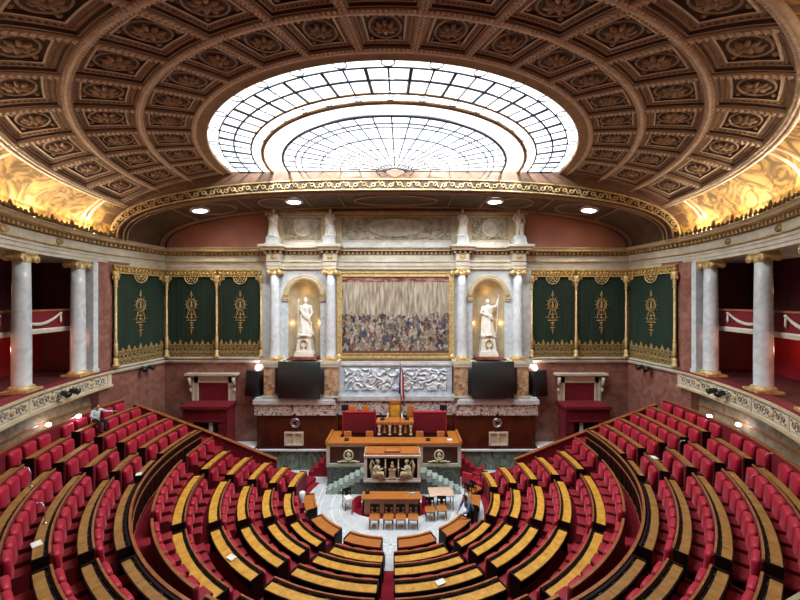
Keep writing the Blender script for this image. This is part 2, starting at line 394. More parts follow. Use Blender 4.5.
# ---- entablature running round the hall ---------------------------
ent = empty('trim_1', kind='structure')
m = M()
m.sweep(path, [(-.45,12.45),(0,12.45),(0,12.6),(.04,12.6),(.04,12.78),(.08,12.78),(.08,12.92),(.15,12.95),(.02,12.98),(.02,13.36),(-.45,13.36)])
m.build('architrave', A['cream'], ent)
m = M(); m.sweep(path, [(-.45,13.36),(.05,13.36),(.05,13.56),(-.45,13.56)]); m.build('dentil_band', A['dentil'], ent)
m = M(); m.sweep(path, [(-.45,13.56),(.28,13.56),(.3,13.6),(.36,13.74),(.42,13.78),(.42,13.82),(-.45,13.82)]); m.build('cornice', A['cream2'], ent)
m = M(); m.sweep(path, [(.40,13.60),(.3,13.57),(.3,13.66)]); m.sweep(path, [(.12,12.93),(.17,12.93),(.17,12.98),(.12,12.98)]); m.build('gilt_fillet', A['gilt'], ent)
# dentils
def along(path, step, d):
    out = []; acc = 0
    for i in range(len(path)-1):
        p, q = Vector(path[i]), Vector(path[i+1]); L = (q-p).length; t = (q-p)/L; nrm = Vector((t.y, -t.x)); u = step-acc if acc else 0
        while u < L:
            c = p+t*u+nrm*d; out.append((c.x, c.y, atan2(t.y, t.x))); u += step
        acc = (L-(u-step)) % step
    return out
m = M()
for x, y, rz in along(path, .26, .12): m.box(-.07,.07,-.08,.08,13.4,13.54, T=TR(x,y,0,rz))
m.build('dentils', A['gilt'], ent, kind='stuff')
m = M()
for s in SIDES:
    for k in range(6):
        a = 10.5+11.3*k
        for aa in (a,):
            x, y = ring(aa, 15.44); T = TR(x*-s, y, 13.16, pi/2-R_(aa)*1 if s < 0 else pi/2+R_(aa), 0)
            m.lathe([(.001,.03),(.1,.03),(.14,.05),(.16,0)], 14, T=Matrix.Translation((-s*x,y,13.16)) @ Matrix.Rotation(-atan2(1,0) if 0 else 0,4,'Z') @ Matrix.Rotation(pi/2,4,'Y' if 1 else 'X') )
m.build('frieze_medallions', A['giltd'], ent, kind='stuff')
# crest of gilded leaves on top of the ring cornice
m = M()
ringpath = [ring(a, RG) for a in range(AMAX, -1, -1)]
for s in SIDES:
    pp = ringpath if s < 0 else [(-x,y) for x,y in ringpath[::-1]]
    for k, (x, y, rz) in enumerate(along(pp, .3, .34)):
        h = .42 if k % 4 == 0 else .27
        T = TR(x,y,13.8,rz)
        m.lathe([(.11,0),(.15,h*.35),(.10,h*.75),(.03,h)], 7, T=T, sy=.45)
        m.ball((.1,-.05,h*.35), .08, n=6, T=T)
m.build('leaf_crest', A['bronze'], ent, kind='stuff')

# ---- colonnade ----------------------------------------------------
def make_column(r0, r1, z0, z1, cap, nm, lab, capmat='gilt', basemat='gilt', sh='white', grp=None, cat='column', plinth=True, square='gilt'):
    h = z1-z0
    root = empty(nm, label=lab, cat=cat, group=grp)
    m = M()
    if plinth: m.box(-r0*1.5,r0*1.5,-r0*1.5,r0*1.5,0,r0*.35)
    m.build('plinth', A[square], root) if plinth else None
    zb = r0*.35 if plinth else 0
    m = M(); m.lathe([(r0*1.38,zb),(r0*1.42,zb+r0*.14),(r0*1.25,zb+r0*.25),(r0*1.28,zb+r0*.4),(r0*1.1,zb+r0*.5)], 24); m.build('base', A[basemat], root)
    zc = h-cap
    pr = [(r0*1.08,zb+r0*.48),(r0,zb+r0*.6)]+[(r0+(r1-r0)*max(0,(t-.3)/.7)**1.3, zb+r0*.6+(zc-zb-r0*.6)*t) for t in (.15,.3,.5,.7,.85,1)]
    m = M(); m.lathe(pr, 28); m.build('shaft', A[sh], root)
    m = M(); m.lathe([(r1,zc),(r1*1.12,zc+cap*.1),(r1*1.06,zc+cap*.2),(r1*1.25,zc+cap*.6)], 20)
    m.box(-r1*1.35,r1*1.35,-r1*1.25,r1*1.25,zc+cap*.8,h)
    m.box(-r1*1.45,r1*1.45,-r1*1.1,r1*1.1,zc+cap*.52,zc+cap*.8)
    for sx in (-1,1):
        m.lathe([(cap*.02,-r1*1.2),(cap*.36,-r1*1.2),(cap*.4,-r1*1.05),(cap*.26,-r1*.4),(cap*.26,r1*.4),(cap*.4,r1*1.05),(cap*.36,r1*1.2),(cap*.02,r1*1.2)], 12,
                T=TR(sx*r1*1.35,0,zc+cap*.42) @ Matrix.Rotation(pi/2,4,'X'))
        for sy in (-1,1): m.ball((sx*r1*1.35, sy*r1*1.22, zc+cap*.42), cap*.13, n=6)
    m.ball((0,-r1*1.15,zc+cap*.62), cap*.16, n=6)
    m.build('capital', A[capmat], root)
    return root
gc = make_column(.30,.265,6.75,12.45,.42,'gallery_column','x',grp='marble columns of the side colonnades')
first = True
from_arch = ['nearest the arch','second from the arch','third from the arch','fourth from the arch','fifth from the arch','sixth from the arch']
for s in SIDES:
    for k in range(6):
        a = 4.9+11.3*k
        if a > 63: continue
        x, y = ring(a, 15.78)
        o = gc if first else copy_tree(gc)
        first = False
        o.location = (-s*x, y, 6.75); o.rotation_euler = (0,0,(pi/2-R_(a)) if s > 0 else -(pi/2-R_(a)))
        o['label'] = 'tall white marble gallery column on the %s, %s' % (side_word(s), from_arch[k])
# balcony apron
pa = [ring(a, 15.2) for a in range(88,-1,-2)]
bal = {}
for s in SIDES:
    pp = pa if s < 0 else [(-x,y) for x,y in pa[::-1]]
    b = empty('gallery_balcony', label='cream balcony front with scroll panels below the %s columns' % side_word(s), cat='balcony'); bal[s] = b
    m = M(); m.sweep(pp, [(-.6,5.985),(0,5.985),(0,6.62),(-.6,6.62)]); m.build('front_panel', A['cream'], b)
    m = M(); m.sweep(pp, [(-.55,5.76),(-.12,5.76),(.02,5.85),(.1,5.88),(.1,5.985),(-.55,5.985)]); m.build('lower_moulding', A['cream2'], b)
    m = M(); m.sweep(pp, [(-.6,6.62),(.1,6.62),(.1,6.72),(-.6,6.72)]); m.build('ledge', A['cream2'], b)
    m = M(); m.sweep(pp, [(-.5,6.72),(.02,6.72),(.02,6.76),(-.5,6.76)]); m.build('ledge_cushion', A['redboard'], b)
    L_ = along(pp, .33, .0)
    for k0 in range(0, len(L_), 7):
        mf = M(); mo = M(); mg = M()
        for kk, (x, y, rz) in enumerate(L_[k0:k0+7]):
            T = TR(x,y,6.3,rz)
            if kk == 0: mf.box(-.05,.05,-.03,.03,-.31,.31, T=T)
            elif kk != 4:
                mo.tube([(.11*cos(t)*(1-.06*i), -.015, .13*sin(t)*(1-.06*i)) for i, t in enumerate([j*pi/3 for j in range(8)])], .028, 5, T=T); mo.ball((.15,-.015,-.14),.045,.03,.045,6,T=T); mo.ball((-.15,-.015,.14),.045,.03,.045,6,T=T)
            else: mg.ball((0,-.02,0),.11,.05,.13,8,T=T); mo.ball((0,-.01,.2),.1,.03,.05,6,T=T); mo.ball((0,-.01,-.2),.1,.03,.05,6,T=T)
            if kk: mo.box(-.165,.165,-.012,.012,.22,.245, T=T); mo.box(-.165,.165,-.012,.012,-.245,-.22, T=T)
        mf.build('panel_divider', A['cream2'], b)
        if mo.v: mo.build('scroll_ornament', A['brownm'], b)
        if mg.v: mg.build('gilt_boss', A['gilt'], b)
# upper gallery parapet between columns
pu = [ring(a, 16.35) for a in range(66,-1,-2)]
for s in SIDES:
    pp = pu if s < 0 else [(-x,y) for x,y in pu[::-1]]
    b = empty('upper_balcony', label='red upper balcony with white swags behind the %s columns' % side_word(s), cat='balcony')
    m = M(); m.sweep(pp, [(-.3,9.12),(0,9.12),(0,9.98),(-.3,9.98)]); m.build('red_front', A['redboard'], b)
    m = M(); m.sweep(pp, [(-.34,9.98),(.06,9.98),(.06,10.06),(-.34,10.06)]); m.build('handrail', A['rail'], b)
    m = M(); m.sweep(pp, [(-.3,8.98),(.06,8.98),(.1,9.14),(.06,9.2),(-.3,9.2)]); m.build('lower_ledge', A['cream'], b)
    for k in range(-1, 6):
        a = 4.9+11.3*k+5.65
        if a > 62 or a < 0: continue
        m = M()
        pts = []; rad = []
        for i in range(13):
            t = i/12; aa = a-4.3+8.6*t; x, y = ring(aa, 16.27); pts.append((-s*x, y, 9.88-.48*(1-(2*t-1)**2))); rad.append(.035+.045*(1-(2*t-1)**2))
        m.tube(pts, rad, 7)
        for aa in (a-4.3, a+4.3):
            x, y = ring(aa, 16.27); m.ball((-s*x,y,9.86),.07,n=6); m.tube([(-s*x,y,9.86),(-s*x,y,9.5),(-s*x,y,9.4)],[.03,.05,.02],6)
        m.build('swag', A['cream'], b)

# ---- arch, vault and tympanum --------------------------------------
def arch_z(x, hw, z0, z1, n=2.6):
    t = min(1, abs(x)/hw); return z0+(z1-z0)*(1-t**n)**(1/n)
def dome_z(r): return 14.2+3.85*sqrt(max(0, 1-(r/15.4)**2))
def archpts(hw, z0, z1, n=2.6, k=60):
    out = []
    for i in range(k+1):
        t = -pi/2+pi*i/k; x = hw*sin(t); 
        out.append((x, arch_z(x, hw, z0, z1, n)))
    return out
cei = empty('ceiling', kind='structure')
I = archpts(14.95, 13.82, 16.42)
E = archpts(15.35, 13.82, 17.0)
B1 = archpts(15.05, 13.82, 16.5); B2 = archpts(15.3, 13.82, 16.92)
def between(m, P, Q, y, mi=0, y2=None):
    k = len(P); y2 = y if y2 is None else y2
    m.add([(x,y,z) for x,z in P]+[(x,y2,z) for x,z in Q], [(i,i+1,k+i+1,k+i) for i in range(k-1)], mi)
m = M()
top = [(x, max(17.45 if abs(x) < 9 else 0, dome_z(abs(x))+.15, z)) for x, z in archpts(15.4, 13.82, 17.0)]
between(m, E, top, YA+.0); 
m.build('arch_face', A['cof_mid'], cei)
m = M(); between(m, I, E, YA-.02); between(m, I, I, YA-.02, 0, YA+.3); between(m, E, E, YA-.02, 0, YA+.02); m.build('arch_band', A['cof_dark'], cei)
m = M()
for P in (archpts(14.97,13.82,16.44), archpts(15.33,13.82,16.98)): m.tube([(x,YA-.04,z) for x,z in P], .045, 6)
# scrolls along the band
mid = archpts(15.17, 13.82, 16.71, k=400); acc = 0; step = .36; k = 0
for i in range(1, len(mid)):
    dx, dz = mid[i][0]-mid[i-1][0], mid[i][1]-mid[i-1][1]; acc += sqrt(dx*dx+dz*dz)
    if acc > step:
        acc = 0; k += 1; ang = atan2(dz, dx); fl_ = 1 if k % 2 else -1
        T = Matrix.Translation((mid[i][0], YA-.05, mid[i][1])) @ Matrix.Rotation(-ang,4,'Y')
        pts = [(.14*cos(t)*(1-.09*j), 0, fl_*.15*sin(t)*(1-.09*j)) for j, t in enumerate([q*pi/3.2-.6 for q in range(8)])]
        m.tube(pts, [.045,.042,.04,.038,.035,.03,.03,.04], 5, T=T)
        m.ball((.17,0,fl_*-.1),.06,.03,.05,6,T=T); m.ball((-.16,0,fl_*.13),.05,.03,.05,6,T=T)
m.build('gilt_scroll', A['gilt'], cei)
m = M()
J = archpts(14.85, 13.82, 16.35, 2.5)
between(m, I, J, YA-.02, 0, YW+.12)
m.build('barrel_vault', A['vault'], cei)
# mouldings on the vault
m = M()
for y in (YA+.25, YA+.5, YW-.5, YW-.3): 
    t = (y-YA)/(YW-YA); m.tube([(x*(1-.005), y, z-.02) for x, z in archpts(14.95-.1*t, 13.82, 16.42-.07*t, 2.6-.1*t)], .05, 6)
for x0 in (-12.4,-8.8,-5.2,-3.2,3.2,5.2,8.8,12.4):
    m.tube([(x0, YA+.55, arch_z(x0,14.9,13.82,16.38)-.02), (x0, YW-.5, arch_z(x0,14.87,13.82,16.35,2.5)-.02)], .05, 6)
m.build('vault_moulding', A['cof_tan'], cei)
m = M()
for cx, w in ((0,2.4),(-10.6,1.1),(10.6,1.1),(-7,1.0),(7,1.0)):
    pts = []
    for i in range(28):
        t = 2*pi*i/28; x = cx+w*cos(t); y = 20.3+1.0*sin(t); pts.append((x, y, arch_z(x,14.9,13.82,16.38,2.55)-.03))
    m.tube(pts, .06, 6, closed=True)
m.build('vault_oval_frame', A['cof_tan'], cei)
# downlights
for k, (x, y) in enumerate(((-11.35,20.0),(-5.9,20.0),(5.75,20.0),(11.2,20.0))):
    z = arch_z(x,14.9,13.82,16.39,2.56)
    o = empty('downlight', (x,y,z-.12), label='round white downlight in the vault, %s' % ['leftmost','second from left','third from left','rightmost'][k], cat='ceiling light', group='downlights in the vault')
    tilt = math.atan((arch_z(x+.2,14.9,13.82,16.39,2.56)-arch_z(x-.2,14.9,13.82,16.39,2.56))/.4)
    o.rotation_euler = (0,-tilt,0)
    m = M(); m.lathe([(.36,.1),(.5,.1),(.52,.0),(.38,-.03)], 24, caps=False); m.build('trim_ring', A['flagwhite'], o)
    m = M(); m.lathe([(.001,.02),(.37,.02)], 24); m.build('lens', A['spot'], o)
    m = M(); m.lathe([(.001,-.01),(.09,-.01),(.1,.02)], 12); m.build('centre_cap', A['black'], o)

# ---- coffered half dome --------------------------------------------
def dome_p(phi, r, d):    # phi from -Y
    z = dome_z(r); e = .02
    dz = (dome_z(min(r+e,15.399))-dome_z(r-e))/(2*e); nr, nz = -dz, 1.0; q = sqrt(nr*nr+nz*nz); nr /= q; nz /= q
    rr = r+nr*d; return (rr*sin(phi), -rr*cos(phi), z+nz*d)
HALF = R_(4.63)
bounds = [14.4, 12.7, 10.95, 9.25]
def coffer_mesh(r1, r0):
    m = M(); rm = (r0+r1)/2; W = HALF*rm; H = (r1-r0)/2*1.12; sc = W/.95
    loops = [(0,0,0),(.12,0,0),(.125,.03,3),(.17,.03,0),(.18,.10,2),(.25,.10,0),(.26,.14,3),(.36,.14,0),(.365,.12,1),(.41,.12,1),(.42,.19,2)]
    ns = 4; vs = []
    for w, d, _ in loops:
        w *= sc; d *= sc*.9
        u = 1-w/W; v = 1-w/H
        pts = []
        for k in range(ns): pts.append((-u+2*u*k/ns, -v))
        for k in range(ns): pts.append((u, -v+2*v*k/ns))
        for k in range(ns): pts.append((u-2*u*k/ns, v))
        for k in range(ns): pts.append((-u, v-2*v*k/ns))
        for (a, b) in pts: vs.append(dome_p(a*HALF, rm+b*(r1-r0)/2, d))
    nn = ns*4; fs = []; 
    for j in range(len(loops)-1):
        m.add([], [], 0)
    base = 0; m.v += vs
    for j in range(len(loops)-1):
        for i in range(nn):
            i2 = (i+1) % nn
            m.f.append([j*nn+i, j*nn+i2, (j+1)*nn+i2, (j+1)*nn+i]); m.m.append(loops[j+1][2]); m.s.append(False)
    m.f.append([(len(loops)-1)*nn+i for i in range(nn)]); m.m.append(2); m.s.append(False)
    return m, rm, sc, W, H
def bead(m, phi, r, d, ang, sx, sy, sz, mi=0):
    p = Vector(dome_p(phi, r, d)); q = (Vector(dome_p(phi, r, d-1))-p).normalized()
    t = Vector(dome_p(phi, r+.05, d))-p; t.normalize(); b = q.cross(t)
    Rm = Matrix((( *b, ),( *t, ),( *q, ))).transposed().to_4x4()
    T = Matrix.Translation(p) @ Rm @ Matrix.Rotation(ang,4,'Z') @ Matrix.Diagonal((sx,sy,sz,1))
    m.add([(1,0,0),(-1,0,0),(0,1,0),(0,-1,0),(0,0,1),(.5,.5,.6)], [(0,2,4),(2,1,4),(1,3,4),(3,0,4)], mi, True, T)
for ri in range(3):
    r1, r0 = bounds[ri], bounds[ri+1]
    cm, rm, sc, W, H = coffer_mesh(r1, r0)
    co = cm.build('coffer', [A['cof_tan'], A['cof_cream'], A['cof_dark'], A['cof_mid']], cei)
    m = M(); nb = int((r1-r0)/.13)
    for k in range(nb):
        r = r0+(r1-r0)*(k+.5)/nb
        for off, an in ((-.045,.7),(.045,-.7)): bead(m, -HALF+off/r, r, -.03, an, .035, .075, .05)
    nb = int(2*HALF*r1/.14)
    for k in range(nb):
        ph = -HALF+2*HALF*(k+.5)/nb; bead(m, ph, r0+.06, -.02, 0, .05, .07, .05); bead(m, ph, r1-.07, -.02, pi/2, .07, .04, .05)
    rb = m.build('leaf_rib', A['cof_cream'], co)
    # egg and dart round the coffer
    m = M(); w1 = .30*sc; 
    for sgn in (-1,1):
        nb = int((r1-r0-2*w1)/.11)
        for k in range(nb): bead(m, sgn*(HALF-w1/rm), r0+w1/1.12+(r1-r0-2*w1/1.12)*(k+.5)/nb, .115*sc*.9, 0, .035, .045, .05)
        nb = int((2*W-2*w1)/.11)
        for k in range(nb): bead(m, (-1+2*(k+.5)/nb)*(HALF-w1/rm), rm+sgn*((r1-r0)/2-w1/1.12), .115*sc*.9, 0, .045, .035, .05)
    m.build('bead_moulding', A['rosette'], co)
    # rosette
    m = M(); d0 = .19*sc*.9
    rx = (W-.42*sc); ry = (H-.42*sc)
    P0 = Vector(dome_p(0, rm, d0)); q = (Vector(dome_p(0, rm, d0-1))-P0).normalized(); t = (Vector(dome_p(0, rm+.05, d0))-P0).normalized(); b = t.cross(q)
    Rm = Matrix(((*b,),(*t,),(*q,))).transposed().to_4x4(); T = Matrix.Translation(P0) @ Rm
    S = min(rx, ry)
    m.ball((0,0,.07), S*.2, S*.2, .09, 8, T=T)
    for k in range(8):
        a = k*pi/4; m.ball((S*.42*cos(a), S*.42*sin(a), .04), S*.26, S*.13, .07, 8, T=T @ Matrix.Identity(4) if 0 else T @ Matrix.Rotation(a,4,'Z') @ Matrix.Translation((S*.42,0,.04)) @ Matrix.Rotation(-0,4,'Z') @ Matrix.Translation((-S*.42*cos(a),-S*.42*sin(a),-.04)))
    m.tube([(rx*.86*cos(a), ry*.86*sin(a), .02) for a in [j*2*pi/20 for j in range(20)]], .035, 5, T=T, closed=True)
    for sx in (-1,1):
        for sy in (-1,1): m.ball((sx*rx*.82, sy*ry*.82, .02), rx*.14, ry*.14, .05, 6, T=T)
    m.build('rosette', A['rosette'], co)
    co.location = (CD[0], CD[1], 0)
    for k in range(1, 19):
        copy_tree(co, cei, (CD[0], CD[1], 0), R_((k if k <= 9 else 9-k)*9.26))
def dome_arc(m, r, rad, d=-.02, a0=-90, a1=90, n=90, k=8, mi=0):
    m.tube([Vector(dome_p(R_(a0+(a1-a0)*i/n), r, d))+Vector((0,18.6,0)) for i in range(n+1)], rad, k, mi)
m = M()
for r in bounds: dome_arc(m, r, .06, -.01); 
dome_arc(m, bounds[0]+.1, .07, -.02)
m.build('ring_moulding', A['cof_cream'], cei)
m = M()
for s in SIDES:       # plain rib next to the arch
    for (a0, a1) in ((s*87.6, s*90.05),):
        rs = [15.35,15,14.5,14,13,12,11,10,9.2]
        vs = [];
        for a in (a0, a1):
            for r in rs: p = dome_p(R_(a), r, 0); vs.append((p[0], p[1]+18.6, p[2]))
        k = len(rs); m.add(vs, [(i,i+1,k+i+1,k+i) for i in range(k-1)])
m.build('arch_rib', A['cof_mid'], cei)
# inner rim toward the skylight
m = M(); n = 90; rs = [(9.2,None,0),(8.95,17.33,0),(8.88,17.27,0),(8.8,17.3,0),(8.78,17.46,0)]
vs = []
for r, z, _ in rs:
    for i in range(n+1):
        a = R_(-90+180*i/n); vs.append((r*sin(a), 18.6-r*cos(a), dome_z(r) if z is None else z))
m.add(vs, [(j*(n+1)+i, j*(n+1)+i+1, (j+1)*(n+1)+i+1, (j+1)*(n+1)+i) for j in range(len(rs)-1) for i in range(n)], 0, True)
m.build('skylight_rim', A['cof_tan'], cei)
# golden cove
m = M(); n = 100; rs = [15.39,15.3,15.1,14.9,14.7,14.5,14.38]
vs = [];
for r in rs:
    for i in range(n+1):
        a = R_(-90+180*i/n); p = dome_p(a, r, 0); vs.append((p[0], p[1]+18.6, p[2]))
m.add(vs, [(j*(n+1)+i, j*(n+1)+i+1, (j+1)*(n+1)+i+1, (j+1)*(n+1)+i) for j in range(len(rs)-1) for i in range(n)], 0, True)
for s in SIDES:
    vs = [(15.39*sin(R_(s*(30+60*i/40))), 18.6-15.39*cos(R_(s*(30+60*i/40))), z) for z in (13.82,14.37) for i in range(41)]
    m.add(vs, [(i,i+1,42+i,41+i) for i in range(40)], 0, True)
m.build('painted_cove', A['fresco'], cei)
m = M(); m2 = M()
for s in SIDES:
    for aa in (84.5, 83.3, 60, 40, 20):
        for off in ((0,) if aa > 80 else (-.5,.5)):
            m.tube([Vector(dome_p(R_(s*(aa+off*2)), r, -.03))+Vector((0,18.6,0)) for r in (15.35,15.2,15,14.8,14.7,14.5,14.4)], .06, 6)
    # figures and foliage of the painted relief
    for k in range(0):
        a = s*random.uniform(38, 82.5); r = random.uniform(14.55, 15.28)
        p0 = Vector(dome_p(R_(a), r, -.0))+Vector((0,18.6,0))
        pts = []
        th = random.uniform(0, 2*pi); cv = random.uniform(-1.2,1.2)
        for j in range(6):
            aa = a+ .9*j/5*cos(th+cv*j/5)*2.2; r2 = min(15.3,max(14.5, r+.35*j/5*sin(th+cv*j/5))); pts.append(Vector(dome_p(R_(aa), r2, -.01))+Vector((0,18.6,0)))
        m2.tube(pts, [.02,.04,.05,.05,.035,.015], 5)
m.build('cove_moulding', A['cof_cream'], cei)

# ---- skylight ------------------------------------------------------
sk = empty('window_1', (0,0,0), kind='structure')
ZS = 17.42
def half_ring(m, r0, r1, z0, z1, n=96, mi=0):
    vs = [(r*sin(R_(-90+180*i/n)), 18.6-r*cos(R_(-90+180*i/n)), z) for r, z in ((r0,z0),(r1,z1)) for i in range(n+1)]
    m.add(vs, [(i,i+1,n+2+i,n+1+i) for i in range(n)], mi)
m = M(); half_ring(m, 6.65, 8.8, ZS, ZS); half_ring(m, .02, 6.6, ZS+.12, ZS+.05); m.build('glass', A['sky'], sk)
m = M(); half_ring(m, 6.63, 7.05, ZS-.01, ZS-.01); m.build('patterned_glass', A['skyblue'], sk)
m = M()
def hr_tube(m, r, rad, z=ZS-.03): m.tube([(r*sin(R_(-90+180*i/96)), 18.6-r*cos(R_(-90+180*i/96)), z) for i in range(97)], rad, 5)
for r, w in ((8.38,.03),(7.8,.04),(5.72,.07),(5.15,.035),(4.85,.03),(3.9,.025),(2.9,.025),(1.9,.025),(1.0,.03),(.55,.05)): hr_tube(m, r, w)
for k in range(39):
    a = R_(-90+180*k/38); w = .06 if k % 2 == 0 else .035
    m.tube([(7.1*sin(a),18.6-7.1*cos(a),ZS-.03),(8.38*sin(a),18.6-8.38*cos(a),ZS-.03)], w, 4)
for k in range(25):
    a = R_(-90+180*k/24); r0 = .55 if k % 2 == 0 else 1.9
    m.tube([(r0*sin(a),18.6-r0*cos(a),ZS+.02),(5.72*sin(a),18.6-5.72*cos(a),ZS)], .035, 4)
for k in range(19):
    a = R_(-90+180*(k+.5)/19)
    for r, w in ((8.6,.17),(6.84,.13)):
        c = (r*sin(a), 18.6-r*cos(a)); m.tube([(c[0]+w*1.2*cos(t), c[1]+w*sin(t), ZS-.03) for t in [j*pi/6 for j in range(12)]], .022, 4, closed=True)
for k in range(12):
    a = R_(-90+180*(k+.5)/12); c = (3.9*sin(a), 18.6-3.9*cos(a)); 
    m.tube([(c[0]+.5*cos(t)*cos(a)-.5*sin(t)*-sin(a)*0, c[1]+.5*cos(t)*sin(a), ZS) for t in [j*pi/8 for j in range(9)]], .014, 4)
m.build('glazing_bars', A['bar'], sk)
m = M(); hr_tube(m, 7.1, .05); hr_tube(m, 6.62, .09, ZS-.05); m.build('gilt_ring', A['goldbar'], sk)
# ================================================================== END WALL
def bearing_box(m, *a, **k): return m.box(*a, **k)
# pavilion structure (cream stone body behind everything)
pav = empty('wall_pavilion', kind='structure')
YP = 22.0
m = M()
# wall face with two arched niches cut out: strips between
def niche_wall(m, cx, x0, x1, z0, z1, hw, zi, y):
    n = 20
    m.add([(x0,y,z0),(cx-hw,y,z0),(cx-hw,y,zi),(x0,y,zi)], [(0,1,2,3)])
    m.add([(x1,y,z0),(cx+hw,y,z0),(cx+hw,y,zi),(x1,y,zi)], [(0,1,2,3)])
    arc = [(cx+hw*cos(pi*i/n), y, zi+hw*sin(pi*i/n)) for i in range(n+1)]
    outer = []
    for i in range(n+1):
        t = pi*i/n; cx_, sz = cos(t), sin(t)
        X = x1 if cx_ > 0 else x0
        outer.append((cx+max(-1,min(1,cx_*1.42))*((x1-cx) if cx_ > 0 else (cx-x0)), y, zi+min(1,sz*1.42)*(z1-zi)))
    m.add(arc+outer, [(i,i+1,n+2+i,n+1+i) for i in range(n)])
    # niche half cylinder and half dome
    vs = []; k = 14; zs = [6.75, 8.5, zi]
    for z in zs:
        for i in range(k+1): t = pi*i/k; vs.append((cx+hw*cos(t), y+hw*.75*sin(t), z))
    for j in range(1,7):
        e = pi/2*j/6.3
        for i in range(k+1): t = pi*i/k; vs.append((cx+hw*cos(t)*cos(e), y+hw*.75*sin(t)*cos(e), zi+hw*sin(e)))
    return vs, k
NX = 5.87
for s in SIDES:
    x0, x1 = sorted((s*4.35, s*7.35))
    vs, k = niche_wall(m, s*NX, x0, x1, 6.75, 12.45, 1.02, 10.72, YP)
    mn = M(); mn.add(vs, [(j*(k+1)+i, j*(k+1)+i+1, (j+1)*(k+1)+i+1, (j+1)*(k+1)+i) for j in range(8) for i in range(k)], 0, True)
    mn.build('niche_shell', A['nichestone'], pav)
    ma = M()
    for r, w, yy in ((1.06,.05,.04),(1.18,.09,.06),(1.31,.05,.05)):
        ma.tube([(s*NX+r*cos(pi*i/24), YP-yy, 10.72+r*sin(pi*i/24)) for i in range(25)], w, 6)
    for zz, dd in ((10.5,.1),(10.62,.14)): ma.box(s*NX-1.4, s*NX-1.0, YP-dd, YP, zz-.06, zz+.06); ma.box(s*NX+1.0, s*NX+1.4, YP-dd, YP, zz-.06, zz+.06)
    ma.build('niche_archivolt', A['cream2'], pav)
    mg = M(); mg.tube([(s*NX+1.245*cos(pi*i/24), YP-.1, 10.72+1.245*sin(pi*i/24)) for i in range(25)], .025, 5); mg.tube([(s*NX+1.10*cos(pi*i/24), YP-.1, 10.72+1.10*sin(pi*i/24)) for i in range(25)], .02, 5)
    mg.box(s*NX-1.42, s*NX-1.0, YP-.16, YP, 10.68, 10.715); mg.box(s*NX+1.0, s*NX+1.42, YP-.16, YP, 10.68, 10.715)
    mg.build('gilt_fillet', A['gilt'], pav)
for s in SIDES:
    m.box(*sorted((s*7.35,s*8.6)), YP, YP+.5, 6.5, 12.45); m.box(*sorted((s*3.6,s*4.35)), YP, YP+.5, 6.5, 12.45)
m.box(-3.7,3.7,YP+.05,YP+.5,6.5,12.6)
m.build('stone_face', A['white'], pav)
# ledge at column foot and ledge over the mahogany
m = M(); m.box(-8.65,8.65,21.75,YP+.5,6.5,6.62); m.box(-8.6,8.6,21.85,YP+.5,6.38,6.5)
for s in SIDES:
    for x in (4.1,7.6): m.box(s*x-.62,s*x+.62,21.1,22.0,6.55,6.76)
m.build('upper_ledge', A['cream'], pav)
m = M()
for s in SIDES: m.box(*sorted((s*3.75,s*8.75)), 21.05, 22.3, 4.12, 4.38); m.box(*sorted((s*3.85,s*8.65)), 21.15, 22.3, 4.38, 4.5)
m.box(-3.8,3.8,21.5,22.3,4.22,4.5)
m.build('lower_ledge', A['white'], pav)
m = M()
for s in SIDES: m.box(*sorted((s*3.7,s*8.7)), 21.15, 22.3, 3.42, 4.12)
m.box(-3.75,3.75,21.6,22.3,3.3,4.22)
m.build('breccia_band', A['breccia'], pav)
m = M()
for s in SIDES: m.box(*sorted((s*3.6,s*8.6)), 21.3, 22.3, 1.3, 3.42); 
m.box(-3.75,3.75,21.7,22.3,0,3.3)
for s in SIDES:
    for x in (3.75, 6.1, 8.5): m.box(s*x-.06,s*x+.06,21.27,21.3,1.3,3.42)
m.build('mahogany_panelling', A['mahog2'], pav)
m = M()
for s in SIDES: m.box(*sorted((s*3.8,s*8.7)), 21.2, 22.3, 1.2, 1.3)
m.build('white_string_course', A['flagwhite'], pav)
m = M()
for s in SIDES: m.box(*sorted((s*3.8,s*8.7)), 21.3, 22.3, 0, 1.2)
m.build('green_plinth', A['green'], pav)
# marble pedestals between ledges
for s in SIDES:
    for x in (4.1,7.6):
        o = empty('column_pedestal', (s*x, 21.55, 4.5), label='mottled marble pedestal under the %s column on the %s' % ('inner' if x < 5 else 'outer', side_word(s)), cat='pedestal')
        m = M(); m.box(-.52,.52,-.38,.4,.0,1.95); m.build('shaft', A['jasper'], o)
        m = M(); m.box(-.57,.57,-.42,.4,1.88,2.05); m.box(-.57,.57,-.42,.4,0,.12); m.build('mouldings', A['cream'], o)
# pavilion entablature
m = M(); md = M(); mg = M()
def pav_ent(x0, x1, y, extra=0):
    m.box(x0,x1,y,YW+.2,12.45,12.62); m.box(x0,x1,y-.04,YW+.2,12.62,12.9); m.box(x0-.02,x1+.02,y-.1,YW+.2,12.9,12.97); m.box(x0,x1,y,YW+.2,12.97,13.38)
    m.box(x0-.25,x1+.25,y-.3,YW+.2,13.58,13.68); mg.box(x0-.32,x1+.32,y-.37,YW+.2,13.68,13.75); m.box(x0-.38,x1+.38,y-.45,YW+.2,13.75,13.9)
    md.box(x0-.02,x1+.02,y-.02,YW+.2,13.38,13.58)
    k = int((x1-x0+.2)/.26)
    for i in range(k+1): xx = x0-.05+(x1-x0+.1)*i/k; mg.box(xx-.06,xx+.06,y-.14,y,13.4,13.55)
pav_ent(-8.2, 8.2, 21.85)
for s in SIDES:
    for x in (4.1,7.6): pav_ent(s*x-.42, s*x+.42, 21.3)
